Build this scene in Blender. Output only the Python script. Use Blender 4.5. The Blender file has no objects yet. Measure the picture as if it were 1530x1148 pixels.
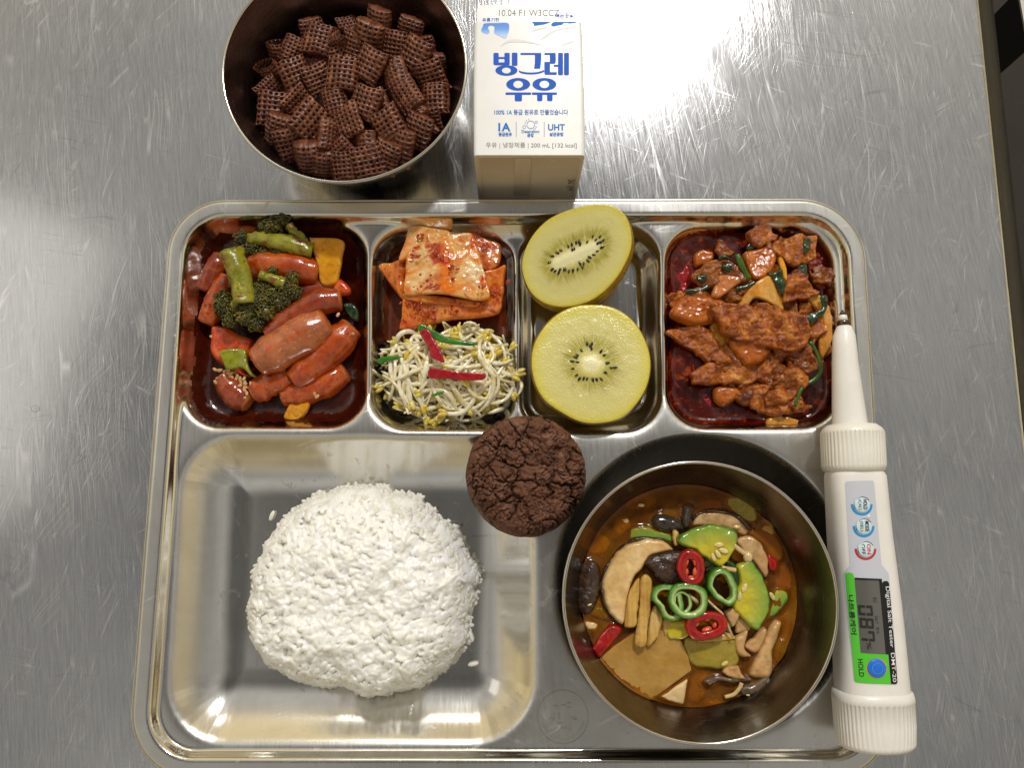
import bpy, math, random
import numpy as np
from mathutils import Matrix, Vector

random.seed(7); RNG = np.random.default_rng(11)
sc = bpy.context.scene
COL = sc.collection
S = 0.01                                    # everything below is written in centimetres

# ------------------------------------------------------------------ camera
FPX, TILT, CH = 1150.0, math.radians(9.0), 43.0
cam = bpy.data.cameras.new('camera'); cam.sensor_width = 36; cam.lens = FPX / 1530 * 36
cam.clip_start = 0.01; cam.clip_end = 50
camo = bpy.data.objects.new('camera', cam); COL.objects.link(camo)
camo.location = (0, 0, CH * S); camo.rotation_euler = (TILT, 0, 0)
sc.camera = camo

# ------------------------------------------------------------------ render settings
sc.view_settings.view_transform = 'Standard'; sc.view_settings.look = 'None'
sc.view_settings.exposure = 0.3; sc.view_settings.gamma = 1
sc.cycles.use_denoising = True
sc.cycles.max_bounces = 10; sc.cycles.glossy_bounces = 6; sc.cycles.transparent_max_bounces = 12
sc.cycles.sample_clamp_indirect = 4

# ------------------------------------------------------------------ world: the dim kitchen around the counter
W = bpy.data.worlds.new('World'); sc.world = W; W.use_nodes = True
def world():
    nt = W.node_tree; n = nt.nodes; n.clear(); L = nt.links.new
    out = n.new('ShaderNodeOutputWorld'); bg = n.new('ShaderNodeBackground'); L(bg.outputs[0], out.inputs[0])
    tc = n.new('ShaderNodeTexCoord'); sp = n.new('ShaderNodeSeparateXYZ'); L(tc.outputs['Generated'], sp.inputs[0])
    ramp = n.new('ShaderNodeValToRGB'); L(sp.outputs[2], ramp.inputs[0])
    e = ramp.color_ramp.elements
    e[0].position = 0.0; e[0].color = (.05, .04, .03, 1)
    e[1].position = .06; e[1].color = (.22, .17, .10, 1)
    for p, c in ((.22, (.86, .69, .37)), (.5, (.74, .62, .40)), (.74, (.56, .54, .50)), (1.0, (.52, .50, .46))):
        k = e.new(p); k.color = (*c, 1)
    # the person holding the phone leans over the counter: a soft dark shape around the camera's own direction
    dot = n.new('ShaderNodeVectorMath'); dot.operation = 'DOT_PRODUCT'; L(tc.outputs['Generated'], dot.inputs[0])
    dot.inputs[1].default_value = Vector((-.04, .06, 1)).normalized()
    mr = n.new('ShaderNodeMapRange'); mr.interpolation_type = 'SMOOTHSTEP'; L(dot.outputs['Value'], mr.inputs[0])
    mr.inputs[1].default_value = math.cos(math.radians(30)); mr.inputs[2].default_value = math.cos(math.radians(12))
    mr.inputs[3].default_value = 1.0; mr.inputs[4].default_value = .26
    mul = n.new('ShaderNodeMix'); mul.data_type = 'RGBA'; mul.blend_type = 'MULTIPLY'; mul.inputs[0].default_value = 1
    L(ramp.outputs[0], mul.inputs[6]); L(mr.outputs[0], mul.inputs[7])
    side = n.new('ShaderNodeMapRange'); side.interpolation_type = 'SMOOTHSTEP'; L(sp.outputs[1], side.inputs[0])
    side.inputs[1].default_value = -.75; side.inputs[2].default_value = .55; side.inputs[3].default_value = .70; side.inputs[4].default_value = 1.0
    mul3 = n.new('ShaderNodeMix'); mul3.data_type = 'RGBA'; mul3.blend_type = 'MULTIPLY'; mul3.inputs[0].default_value = 1
    L(mul.outputs[2], mul3.inputs[6]); L(side.outputs[0], mul3.inputs[7]); mul = mul3
    nz = n.new('ShaderNodeTexNoise'); nz.inputs['Scale'].default_value = 2.2; nz.inputs['Detail'].default_value = 2
    L(tc.outputs['Generated'], nz.inputs[0])
    m2 = n.new('ShaderNodeMapRange'); L(nz.outputs[0], m2.inputs[0])
    m2.inputs[1].default_value = .3; m2.inputs[2].default_value = .7; m2.inputs[3].default_value = .6; m2.inputs[4].default_value = 1.4
    mul2 = n.new('ShaderNodeMix'); mul2.data_type = 'RGBA'; mul2.blend_type = 'MULTIPLY'; mul2.inputs[0].default_value = 1
    L(mul.outputs[2], mul2.inputs[6]); L(m2.outputs[0], mul2.inputs[7])
    L(mul2.outputs[2], bg.inputs[0]); bg.inputs[1].default_value = 0.85
world()

# ------------------------------------------------------------------ ceiling lamps
def lamp(name, loc, size, power, col, aim=(0, 0, 0)):
    l = bpy.data.lights.new(name, 'AREA'); l.shape = 'RECTANGLE'; l.size, l.size_y = size; l.energy = power; l.color = col
    o = bpy.data.objects.new(name, l); COL.objects.link(o); o.location = loc
    o.rotation_euler = (Vector(aim) - Vector(loc)).to_track_quat('-Z', 'Y').to_euler()
lamp('ceiling_lamp', (.36, 1.68, 1.95), (.2, .12), 29, (1, .985, .965))
lamp('ceiling_lamp', (-1.75, .50, 1.95), (1.0, .6), 1.2, (1, .95, .88))
lamp('ceiling_lamp', (-.35, 2.9, 1.95), (.9, .25), 3.5, (1, .98, .95))

# ------------------------------------------------------------------ helpers
def P(px, py, z):
    """Point of the place (cm) at height z on the line of sight through a pixel of the 1530x1148 photograph."""
    du, dv = px - 765.0, py - 574.0
    c, s = math.cos(TILT), math.sin(TILT)
    x, y, zz = du, -dv * c + FPX * s, -dv * s - FPX * c
    t = (CH - z) / -zz
    return np.array((x * t, y * t, z))
def PX(pts, z): return np.array([P(a, b, z) for a, b in pts])
def zoomer(ox, oy, sc_):
    return lambda pts: [(ox + a / sc_, oy + b / sc_) for a, b in pts]
Z1 = zoomer(320, 0, 3.826); Z3 = zoomer(240, 290, 3.1875); Z4 = zoomer(540, 290, 3.188)
Z5 = zoomer(760, 290, 3.188); Z6 = zoomer(980, 290, 3.188); Z7 = zoomer(860, 740, 3.589); Z8 = zoomer(1240, 700, 3.375)

def lin(h):
    h = h.lstrip('#'); v = [int(h[i:i + 2], 16) / 255 for i in (0, 2, 4)]
    return tuple(a / 12.92 if a <= .04045 else ((a + .055) / 1.055) ** 2.4 for a in v) + (1,)

def _hash(ix, iy, iz, seed):
    h = (ix.astype(np.int64) * 374761393 + iy.astype(np.int64) * 668265263 + iz.astype(np.int64) * 2147483647 + seed * 1274126177) & 0xffffffff
    h = ((h ^ (h >> 13)) * 1274126177) & 0xffffffff
    h = ((h ^ (h >> 16)) * 2246822519) & 0xffffffff
    return ((h ^ (h >> 15)) & 0xffffff) / float(0xffffff)
def noise(p, scale=1.0, seed=0, octaves=1):
    """Value noise in -1..1 on points (n,3)."""
    out = np.zeros(len(p)); amp = 1.0; tot = 0
    q = np.asarray(p, float) * scale
    for o in range(octaves):
        f = np.floor(q); t = q - f; t = t * t * t * (t * (t * 6 - 15) + 10); i = f.astype(np.int64)
        r = 0
        for dx in (0, 1):
            for dy in (0, 1):
                for dz in (0, 1):
                    w = (t[:, 0] if dx else 1 - t[:, 0]) * (t[:, 1] if dy else 1 - t[:, 1]) * (t[:, 2] if dz else 1 - t[:, 2])
                    r = r + w * _hash(i[:, 0] + dx, i[:, 1] + dy, i[:, 2] + dz, seed + o * 17)
        out += amp * (r * 2 - 1); tot += amp; amp *= .5; q = q * 2.03 + 3.7
    return out / tot
def voronoi2(p, scale, seed=0):
    """(distance to cell border, cell random) on points (n,2)."""
    q = np.asarray(p, float) * scale; f = np.floor(q).astype(np.int64); n = len(q)
    d1 = np.full(n, 9.); d2 = np.full(n, 9.); c1 = np.zeros((n, 2)); idv = np.zeros(n); c2 = np.zeros((n, 2))
    z0 = np.zeros(n, np.int64)
    for dx in (-2, -1, 0, 1, 2):
        for dy in (-2, -1, 0, 1, 2):
            ix, iy = f[:, 0] + dx, f[:, 1] + dy
            c = np.stack((ix + _hash(ix, iy, z0, seed), iy + _hash(ix, iy, z0 + 5, seed)), 1)
            d = np.linalg.norm(q - c, axis=1); r = _hash(ix, iy, z0 + 9, seed)
            m1 = d < d1; m2 = (~m1) & (d < d2)
            c2[m1] = c1[m1]; d2[m1] = d1[m1]; c1[m1] = c[m1]; d1[m1] = d[m1]; idv[m1] = r[m1]
            c2[m2] = c[m2]; d2[m2] = d[m2]
    sep = np.maximum(np.linalg.norm(c2 - c1, axis=1), 1e-3)
    return (d2 ** 2 - d1 ** 2) / (2 * sep) / scale, idv
def smooth(a, b, x):
    t = np.clip((x - a) / (b - a), 0, 1); return t * t * (3 - 2 * t)

WL = {}
def tag(o, label=None, cat=None, group=None, kind=None):
    if label: o['label'] = label
    if cat: o['category'] = cat
    if group: o['group'] = group
    if kind: o['kind'] = kind
    return o
def make_mesh(name, V, F, mat=None, sm=True, attrs=None, mi=None):
    me = bpy.data.meshes.new(name)
    F = F.tolist() if isinstance(F, np.ndarray) else F
    me.from_pydata((np.asarray(V, float) * S).tolist(), [], F)
    for m in (mat if isinstance(mat, (list, tuple)) else [mat]):
        if m: me.materials.append(m)
    if sm: me.polygons.foreach_set('use_smooth', np.ones(len(me.polygons), bool))
    if mi is not None: me.polygons.foreach_set('material_index', np.asarray(mi, np.int32))
    for k, v in (attrs or {}).items():
        if np.ndim(v) == 1:
            a = me.attributes.new(k, 'FLOAT', 'POINT'); a.data.foreach_set('value', np.asarray(v, np.float32))
        else:
            a = me.attributes.new(k, 'FLOAT_VECTOR', 'POINT'); a.data.foreach_set('vector', np.asarray(v, np.float32).ravel())
    me.update()
    return me
def place(name, me, loc, parent=None):
    o = bpy.data.objects.new(name, me); COL.objects.link(o); loc = np.asarray(loc, float)
    WL[o.name] = loc
    if parent is not None:
        o.parent = parent; loc = loc - WL[parent.name]
    o.location = Vector(loc * S)
    return o
def new(name, V, F, mat=None, parent=None, sm=True, attrs=None, mi=None, loc=None):
    V = np.asarray(V, float)
    if loc is None: loc = np.array(((V[:, 0].min() + V[:, 0].max()) / 2, (V[:, 1].min() + V[:, 1].max()) / 2, V[:, 2].min()))
    return place(name, make_mesh(name, V - loc, F, mat, sm, attrs, mi), loc, parent)
def put(name, me, M, parent=None):
    """An object that shares a mesh, at matrix M (translation in cm)."""
    o = bpy.data.objects.new(name, me); COL.objects.link(o)
    loc = np.array(M.translation); WL[o.name] = loc
    if parent is not None:
        o.parent = parent; loc = loc - WL[parent.name]
    m = M.copy(); m.translation = Vector(loc * S); o.matrix_local = m
    return o
def empty(name, loc):
    o = bpy.data.objects.new(name, None); COL.objects.link(o); o.empty_display_size = .01
    WL[o.name] = np.asarray(loc, float); o.location = Vector(np.asarray(loc, float) * S); return o

def loft(rings, closed=True, caps=(True, True)):
    n = len(rings[0]); V = np.concatenate(rings); F = []
    for i in range(len(rings) - 1):
        for j in range(n if closed else n - 1):
            k = (j + 1) % n
            F.append((i * n + j, i * n + k, (i + 1) * n + k, (i + 1) * n + j))
    if caps[0]: F.append(tuple(range(n))[::-1])
    if caps[1]: F.append(tuple(range((len(rings) - 1) * n, len(rings) * n)))
    return V, F
def merge(parts):
    Vs, Fs, o = [], [], 0
    for V, F in parts:
        Vs.append(np.asarray(V, float)); Fs += [tuple(i + o for i in f) for f in (F.tolist() if isinstance(F, np.ndarray) else F)]; o += len(V)
    return np.concatenate(Vs), Fs
def catmull(pts, n, closed=False):
    p = np.asarray(pts, float); m = len(p)
    if closed: q = np.concatenate((p[-1:], p, p[:2])); segs = m
    else: q = np.concatenate((2 * p[:1] - p[1:2], p, 2 * p[-1:] - p[-2:-1])); segs = m - 1
    out = []
    for t in np.linspace(0, segs, n, endpoint=not closed):
        i = min(int(t), segs - 1); u = t - i; a, b, c, d = q[i:i + 4]
        out.append(.5 * (2 * b + (c - a) * u + (2 * a - 5 * b + 4 * c - d) * u * u + (3 * b - a - 3 * c + d) * u ** 3))
    return np.array(out)
def tube(path, rad, k=10, n=None, flat=1.0, caps=True):
    path = np.asarray(path, float)
    if n: path = catmull(path, n)
    m = len(path); rad = np.interp(np.linspace(0, 1, m), np.linspace(0, 1, len(rad)), rad) if np.ndim(rad) else np.full(m, rad)
    T = np.gradient(path, axis=0); T /= np.linalg.norm(T, axis=1)[:, None] + 1e-9
    up = np.array((0, 0, 1.)) if abs(T[0, 2]) < .9 else np.array((1., 0, 0))
    a = np.linspace(0, 2 * math.pi, k, endpoint=False); rings = []
    N = np.cross(up, T[0]); N /= np.linalg.norm(N)
    for i in range(m):
        N = N - T[i] * (N @ T[i]); N /= np.linalg.norm(N) + 1e-9; B = np.cross(T[i], N)
        rings.append(path[i] + rad[i] * (np.cos(a)[:, None] * N + flat * np.sin(a)[:, None] * B))
    return loft(rings, True, (caps, caps))
def ball(c, r, nu=10, nv=6, R=None):
    V = []; c = np.asarray(c, float); r = np.ones(3) * r
    for i in range(1, nv):
        t = math.pi * i / nv
        for j in range(nu):
            p = 2 * math.pi * j / nu; V.append((math.sin(t) * math.cos(p), math.sin(t) * math.sin(p), math.cos(t)))
    V += [(0, 0, 1), (0, 0, -1)]; F = []; top, bot = (nv - 1) * nu, (nv - 1) * nu + 1
    for i in range(nv - 2):
        for j in range(nu):
            k = (j + 1) % nu; F.append((i * nu + j, (i + 1) * nu + j, (i + 1) * nu + k, i * nu + k))
    for j in range(nu):
        k = (j + 1) % nu; F.append((top, j, k)); F.append((bot, (nv - 2) * nu + k, (nv - 2) * nu + j))
    V = np.array(V) * r
    if R is not None: V = V @ np.array(R).T
    return V + c, F
def sdf(poly, X, Y):
    """Signed distance (inside negative) and nearest border point of points to a polygon."""
    poly = np.asarray(poly, float)[:, :2]; best = np.full(X.shape, 1e18); cx = np.zeros_like(X); cy = np.zeros_like(X); ins = np.zeros(X.shape, bool)
    for a, b in zip(poly, np.roll(poly, -1, 0)):
        d = b - a; l = d @ d + 1e-12
        t = np.clip(((X - a[0]) * d[0] + (Y - a[1]) * d[1]) / l, 0, 1); qx, qy = a[0] + t * d[0], a[1] + t * d[1]
        e = (X - qx) ** 2 + (Y - qy) ** 2; m = e < best
        best[m] = e[m]; cx[m] = qx[m]; cy[m] = qy[m]
        c = ((a[1] > Y) != (b[1] > Y)) & (X < (b[0] - a[0]) * (Y - a[1]) / (b[1] - a[1] + 1e-15) + a[0]); ins ^= c
    s = np.sqrt(best); s[ins] *= -1
    return s, cx, cy
def grid_fill(poly, res):
    """Grid of quads filling a polygon, border vertices drawn onto the outline: xy, faces, inner distance."""
    poly = np.asarray(poly, float)[:, :2]; lo, hi = poly.min(0) - res, poly.max(0) + res
    nx, ny = [max(3, int(math.ceil((hi[i] - lo[i]) / res)) + 1) for i in (0, 1)]
    X, Y = np.meshgrid(np.linspace(lo[0], hi[0], nx), np.linspace(lo[1], hi[1], ny))
    s, cx, cy = sdf(poly, X, Y); ins = s < -res * .25
    keep = ins[:-1, :-1] | ins[1:, :-1] | ins[:-1, 1:] | ins[1:, 1:]
    out = ~ins; X = np.where(out, cx, X); Y = np.where(out, cy, Y); d = np.where(out, 0, -s)
    idx = np.arange(nx * ny).reshape(ny, nx)
    Q = np.stack((idx[:-1, :-1], idx[:-1, 1:], idx[1:, 1:], idx[1:, :-1]), -1)[keep]
    used = np.unique(Q); remap = np.full(nx * ny, -1); remap[used] = np.arange(len(used))
    return np.stack((X.ravel()[used], Y.ravel()[used]), 1), remap[Q], d.ravel()[used]
def rounded(corners, r, n=10):
    """Polygon with rounded corners (world xy)."""
    c = np.asarray(corners, float)[:, :2]; m = len(c); out = []; r = r if np.ndim(r) else [r] * m
    for i in range(m):
        a, b, d = c[i - 1], c[i], c[(i + 1) % m]; u = (a - b) / np.linalg.norm(a - b); v = (d - b) / np.linalg.norm(d - b)
        half = math.acos(np.clip(u @ v, -1, 1)) / 2; L = r[i] / math.tan(half)
        p0, p1 = b + u * L, b + v * L; bis = (u + v) / np.linalg.norm(u + v); cc = b + bis * r[i] / math.sin(half)
        a0 = math.atan2(*(p0 - cc)[::-1]); a1 = math.atan2(*(p1 - cc)[::-1]); da = (a1 - a0 + math.pi) % (2 * math.pi) - math.pi
        for t in np.linspace(0, 1, n): out.append(cc + r[i] * np.array((math.cos(a0 + da * t), math.sin(a0 + da * t))))
    return np.array(out)
def slab(name, px, z, th, mat, er=.3, res=.07, tilt=(0, 0), dome=0, nz=0, ns=2, no=2, wave=None, sharp=False, parent=None, under=.5, seed=None, curl=0, edge_n=0, ridge=0, fine=.012):
    """A piece with a traced outline, its own height, thickness, rounded rim, tilt, doming and lumps."""
    w = PX(px, z)[:, :2]
    o = w if sharp else catmull(w, max(28, len(w) * 5), True)
    if sharp: o = rounded(w, min(.08, er), 4)
    if seed is None: seed = random.randrange(9999)
    if edge_n:
        q = np.c_[o, np.full(len(o), seed)]; c0 = o.mean(0); dirv = (o - c0) / (np.linalg.norm(o - c0, axis=1)[:, None] + 1e-9)
        o = o + dirv * (edge_n * noise(q, 3.0, seed, 2))[:, None]
    xy, Q, d = grid_fill(o, res); c = o.mean(0); rel = xy - c
    prof = np.sqrt(np.clip(1 - (1 - np.clip(d / er, 0, 1)) ** 2, 0, 1))
    base = z + rel[:, 0] * tilt[0] + rel[:, 1] * tilt[1]
    if curl: base = base + curl * (rel ** 2).sum(1)
    if wave: base = base + wave(rel[:, 0], rel[:, 1])
    p3 = np.c_[xy, np.full(len(xy), seed * 1.37)]
    n_ = (nz * noise(p3, ns, seed, no)) * (0.25 + .75 * prof) if nz else 0
    if ridge: n_ = n_ + ridge * (1 - 2 * np.abs(noise(p3, ns * 1.7, seed + 5, 3))) * (0.2 + .8 * prof)
    n_ = n_ + fine * noise(p3, 7.5, seed + 9, 2) * prof
    dm = dome * smooth(0, max(d.max(), 1e-3), d) if dome else 0
    top = base + th * prof + n_ + dm; bot = base - th * under * prof + (dm * .4 if dome else 0)
    n = len(xy); border = d <= 1e-9; V = [np.c_[xy, top]]; bi = np.where(border, np.arange(n), -1)
    inner = np.where(~border)[0]; bi[inner] = n + np.arange(len(inner)); V.append(np.c_[xy[inner], bot[inner]])
    F = np.concatenate((Q, bi[Q][:, ::-1])); V = np.concatenate(V)
    F = [tuple(dict.fromkeys(f)) for f in F.tolist()]; F = [f for f in F if len(f) > 2]
    ed = np.concatenate((d, d[inner])); rl = np.concatenate((rel, rel[inner]))
    return new(name, V, F, mat, parent, attrs={'ed': ed, 'rel': np.c_[rl, np.zeros(len(rl))]})

# ------------------------------------------------------------------ materials
class NT:
    def __init__(s, name):
        s.m = bpy.data.materials.new(name); s.m.use_nodes = True; s.t = s.m.node_tree; s.n = s.t.nodes; s.n.clear()
        s.out = s.n.new('ShaderNodeOutputMaterial'); s.b = s.n.new('ShaderNodeBsdfPrincipled'); s.L(s.b.outputs[0], s.out.inputs[0])
    def L(s, a, b): s.t.links.new(a, b)
    def add(s, k, **kw):
        x = s.n.new('ShaderNode' + k)
        for a, v in kw.items(): setattr(x, a, v)
        return x
    def set(s, **kw):
        for k, v in kw.items(): s.b.inputs[k.replace('_', ' ')].default_value = v
    def coords(s, jitter=True):
        tc = s.add('TexCoord')
        if not jitter: return tc.outputs['Object']
        oi = s.add('ObjectInfo'); mu = s.add('Math', operation='MULTIPLY'); s.L(oi.outputs['Random'], mu.inputs[0]); mu.inputs[1].default_value = 7.3
        va = s.add('VectorMath', operation='ADD'); s.L(tc.outputs['Object'], va.inputs[0]); s.L(mu.outputs[0], va.inputs[1]); return va.outputs[0]
    def tex(s, vec, scale, detail=4, rough=.55, dist=0, kind='TexNoise'):
        x = s.add(kind); s.L(vec, x.inputs['Vector']); x.inputs['Scale'].default_value = scale * 100
        if kind == 'TexNoise':
            x.inputs['Detail'].default_value = detail; x.inputs['Roughness'].default_value = rough; x.inputs['Distortion'].default_value = dist
        return x
    def map(s, v, a, b, c=0., d=1.):
        x = s.add('MapRange'); s.L(v, x.inputs[0])
        for i, q in enumerate((a, b, c, d)): x.inputs[i + 1].default_value = q
        return x.outputs[0]
    def ramp(s, v, stops, interp='LINEAR'):
        x = s.add('ValToRGB'); s.L(v, x.inputs[0]); e = x.color_ramp.elements; x.color_ramp.interpolation = interp
        while len(e) < len(stops): e.new(.5)
        for k, (p, c) in zip(e, stops): k.position = p; k.color = lin(c) if isinstance(c, str) else ((*c, 1) if len(c) == 3 else c)
        return x.outputs[0]
    def mix(s, f, a, b, mode='MIX'):
        x = s.add('Mix', data_type='RGBA', blend_type=mode)
        for i, v in ((0, f), (6, a), (7, b)):
            if hasattr(v, 'links'): s.L(v, x.inputs[i])
            else: x.inputs[i].default_value = lin(v) if isinstance(v, str) else v
        return x.outputs[2]
    def math(s, op, a, b=0., c=None):
        x = s.add('Math', operation=op)
        for i, v in enumerate((a, b) if c is None else (a, b, c)):
            if hasattr(v, 'links'): s.L(v, x.inputs[i])
            else: x.inputs[i].default_value = v
        return x.outputs[0]
    def attr(s, name):
        x = s.add('Attribute', attribute_name=name); return x
    def bump(s, h, strength, dist_cm):
        x = s.add('Bump'); s.L(h, x.inputs['Height']); x.inputs['Strength'].default_value = strength; x.inputs['Distance'].default_value = dist_cm * S
        prev = s.b.inputs['Normal']
        if prev.is_linked: s.L(prev.links[0].from_socket, x.inputs['Normal'])
        s.L(x.outputs[0], prev); s.L(x.outputs[0], s.b.inputs['Coat Normal'])
    def base(s, v): s.L(v, s.b.inputs['Base Color'])
    def sss(s, w, rad, scale_cm=.15):
        s.b.inputs['Subsurface Weight'].default_value = w; s.b.inputs['Subsurface Radius'].default_value = rad; s.b.inputs['Subsurface Scale'].default_value = scale_cm * S

def plain(name, c, rough=.4, metal=0., coat=0., spec=.5):
    m = NT(name); m.set(Base_Color=lin(c), Roughness=rough, Metallic=metal, Coat_Weight=coat, Specular_IOR_Level=spec); return m.m
def food(name, stops, scale=1.5, detail=5, rough=.24, bump=.4, bscale=9, bdist=.03, sss=0., coat=.25, dist=.3, spots=None, rvar=.15, sr=(1, .4, .2), mot=.3):
    m = NT(name); v = m.coords()
    t = m.tex(v, scale, detail, .6, dist); col = m.ramp(t.outputs[0], stops)
    if spots:
        for (sc_, lo, hi, c) in spots:
            q = m.tex(v, sc_, 3, .6, .5); col = m.mix(m.map(q.outputs[0], lo, hi), col, c)
    mo = m.tex(v, max(2.5, scale * 4), 4, .65); col = m.mix(1.0, col, m.ramp(mo.outputs[0], [(.3, (1 - mot * .93, 1 - mot, 1 - mot * 1.07)), (.5, (1, 1, 1)), (.72, (1 + mot * .4, 1 + mot * .4, 1 + mot * .33))]), 'MULTIPLY')
    m.base(col); b = m.tex(v, bscale, 4, .6)
    if bump: m.bump(b.outputs[0], bump, bdist)
    rough *= .8; m.L(m.map(m.tex(v, bscale * .4, 3).outputs[0], .3, .7, max(.05, rough - rvar), rough + rvar), m.b.inputs['Roughness'])
    m.set(Coat_Weight=coat * .6, Coat_Roughness=.1, Specular_IOR_Level=.5)
    if sss: m.sss(sss, sr)
    return m.m
# ------------------------------------------------------------------ steel
def scratches(m, v, layers, warp=1.2):
    """Fine polishing marks: contour lines of stretched noise, each layer its own direction. Returns (light, dark) masks."""
    w = m.tex(v, .09, 2); sub = m.add('VectorMath', operation='SUBTRACT'); m.L(w.outputs['Color'], sub.inputs[0]); sub.inputs[1].default_value = (.5, .5, .5)
    scl = m.add('VectorMath', operation='SCALE'); m.L(sub.outputs[0], scl.inputs[0]); scl.inputs['Scale'].default_value = warp * S * 4
    ad = m.add('VectorMath', operation='ADD'); m.L(v, ad.inputs[0]); m.L(scl.outputs[0], ad.inputs[1])
    acc = None
    for i, (ang, fx, fy, width, lo, hi) in enumerate(layers):
        mp = m.add('Mapping'); mp.vector_type = 'TEXTURE'; m.L(ad.outputs[0], mp.inputs[0])
        mp.inputs['Rotation'].default_value = (0, 0, math.radians(ang)); mp.inputs['Scale'].default_value = (1 / fx, 1 / fy, 1)
        mp.inputs['Location'].default_value = (i * .37, i * .21, 0)
        t = m.tex(mp.outputs[0], 1, 0, .5)
        line = m.math('SUBTRACT', 1, m.map(m.math('ABSOLUTE', m.math('SUBTRACT', t.outputs[0], .5)), 0, width))
        mask = m.tex(v, .16 + .05 * i, 2, .6)
        l = m.math('MULTIPLY', line, m.map(mask.outputs[0], lo, hi))
        acc = l if acc is None else m.math('MAXIMUM', acc, l)
    return acc
def brushed(m, v, ang, fx, fy, detail=3):
    mp = m.add('Mapping'); mp.vector_type = 'TEXTURE'; m.L(v, mp.inputs[0]); mp.inputs['Rotation'].default_value = (0, 0, math.radians(ang)); mp.inputs['Scale'].default_value = (1 / fx, 1 / fy, 1)
    return m.tex(mp.outputs[0], 1, detail, .65).outputs[0]

def counter_steel():
    m = NT('scratched_counter_steel'); v = m.coords(False)
    light = scratches(m, v, [(2, 5, .03, .016, .40, .6), (12, 6, .035, .014, .42, .6), (-24, 5, .03, .012, .44, .62), (6, 2.6, .018, .014, .42, .62), (-14, 3.2, .02, .012, .45, .62), (20, 2.4, .02, .010, .48, .66), (-38, 2.2, .02, .008, .50, .66), (70, 1.8, .015, .007, .5, .68), (-62, 1.8, .018, .007, .52, .7)], .4)
    dark = scratches(m, v, [(78, 2.8, .04, .010, .46, .64), (-28, 2.4, .045, .008, .5, .66), (100, 2.4, .04, .009, .5, .66)], .5)
    br = brushed(m, v, 8, 9, .5); br2 = brushed(m, v, -80, 8, .6); patch = m.tex(v, .12, 4)
    col = m.mix(m.map(br, .3, .7), (.36, .36, .365, 1), (.52, .52, .52, 1))
    col = m.mix(m.map(br2, .45, .75, 0, .5), col, (.43, .43, .44, 1))
    col = m.mix(m.map(patch.outputs[0], .35, .7, 0, .35), col, (.5, .5, .5, 1))
    col = m.mix(m.math('MULTIPLY', light, .46), col, (.95, .94, .91, 1)); col = m.mix(m.math('MULTIPLY', dark, .4), col, (.2, .2, .21, 1))
    m.base(col); m.set(Metallic=1.0)
    r = m.map(br, .3, .7, .12, .17); r = m.math('ADD', r, m.math('MULTIPLY', light, .08)); m.L(r, m.b.inputs['Roughness'])
    m.bump(br, .03, .01); m.bump(br2, .025, .01); m.bump(light, .10, .010); m.bump(dark, -.1, .01)
    return m.m
def tray_steel():
    m = NT('pressed_tray_steel'); v = m.coords(False)
    br = brushed(m, v, 4, 8, .6); cl = m.tex(v, .5, 5, .6, .6)
    light = scratches(m, v, [(10, 2.5, .12, .010, .56, .72), (-70, 2.5, .14, .008, .56, .7), (48, 2, .12, .008, .58, .74)], 1.0)
    col = m.mix(m.map(cl.outputs[0], .3, .75), (.66, .65, .62, 1), (.58, .56, .52, 1)); col = m.mix(m.math('MULTIPLY', light, .46), col, (.9, .9, .88, 1))
    # dried water marks
    st = m.tex(v, .9, 6, .7, 1.2); stm = m.map(st.outputs[0], .60, .69, 0, .5); col = m.mix(stm, col, (.38, .35, .30, 1))
    m.base(col); m.set(Metallic=1.0)
    ed = m.attr('flange'); r = m.map(br, .3, .7, .11, .17); r = m.math('ADD', r, m.math('MULTIPLY', ed.outputs['Fac'], .16)); r = m.math('ADD', r, m.math('MULTIPLY', stm, .4))
    m.L(m.math('ADD', r, m.math('MULTIPLY', light, .15)), m.b.inputs['Roughness'])
    m.bump(br, .006, .008); m.bump(light, .08, .008); m.bump(m.tex(v, 6, 3).outputs[0], .02, .01)
    return m.m
def bowl_steel(name, a, b, rough):
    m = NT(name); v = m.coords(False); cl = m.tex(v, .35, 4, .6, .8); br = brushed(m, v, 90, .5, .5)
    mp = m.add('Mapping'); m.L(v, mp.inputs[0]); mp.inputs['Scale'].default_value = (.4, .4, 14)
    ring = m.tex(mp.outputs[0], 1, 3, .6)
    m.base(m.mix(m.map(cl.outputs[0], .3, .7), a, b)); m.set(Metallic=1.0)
    m.L(m.map(ring.outputs[0], .3, .7, rough, rough + .09), m.b.inputs['Roughness']); m.bump(ring.outputs[0], .05, .01)
    return m.m
M_counter, M_tray = counter_steel(), tray_steel()

# ------------------------------------------------------------------ the counter
def build_counter():
    xs = np.concatenate((np.linspace(-60, 27.9, 60), [28.2, 28.45])); ys = np.linspace(-45, 62, 60)
    prof = [(x, 0.) for x in xs] + [(28.45 + .5 * math.sin(t), -.5 + .5 * math.cos(t)) for t in np.linspace(.06, .66, 9)]
    x1, z1 = prof[-1]; prof += [(x1 + .8, z1 - .65), (x1 + 1.9, z1 - 1.54), (x1 + 2.05, z1 - 1.8), (x1 + 2.1, z1 - 5.4)]
    rings = [np.array([(x, y, z) for x, z in prof]) for y in ys]
    V, F = loft(rings, False, (False, False)); F = [f[::-1] for f in F]
    o = new('countertop', V, F, M_counter, loc=(0, 0, 0)); tag(o, 'scratched brushed stainless steel counter under the tray', None, None, 'structure')
    fl = new('floor', [(-300, -300, -85), (300, -300, -85), (300, 300, -85), (-300, 300, -85)], [(0, 1, 2, 3)], food('dark_floor', [(.3, '#1d1814'), (.7, '#2b241e')], .05, bump=0, coat=0, rough=.5), loc=(0, 0, -85))
    tag(fl, 'dark kitchen floor far below the counter edge', None, None, 'structure')
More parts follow.
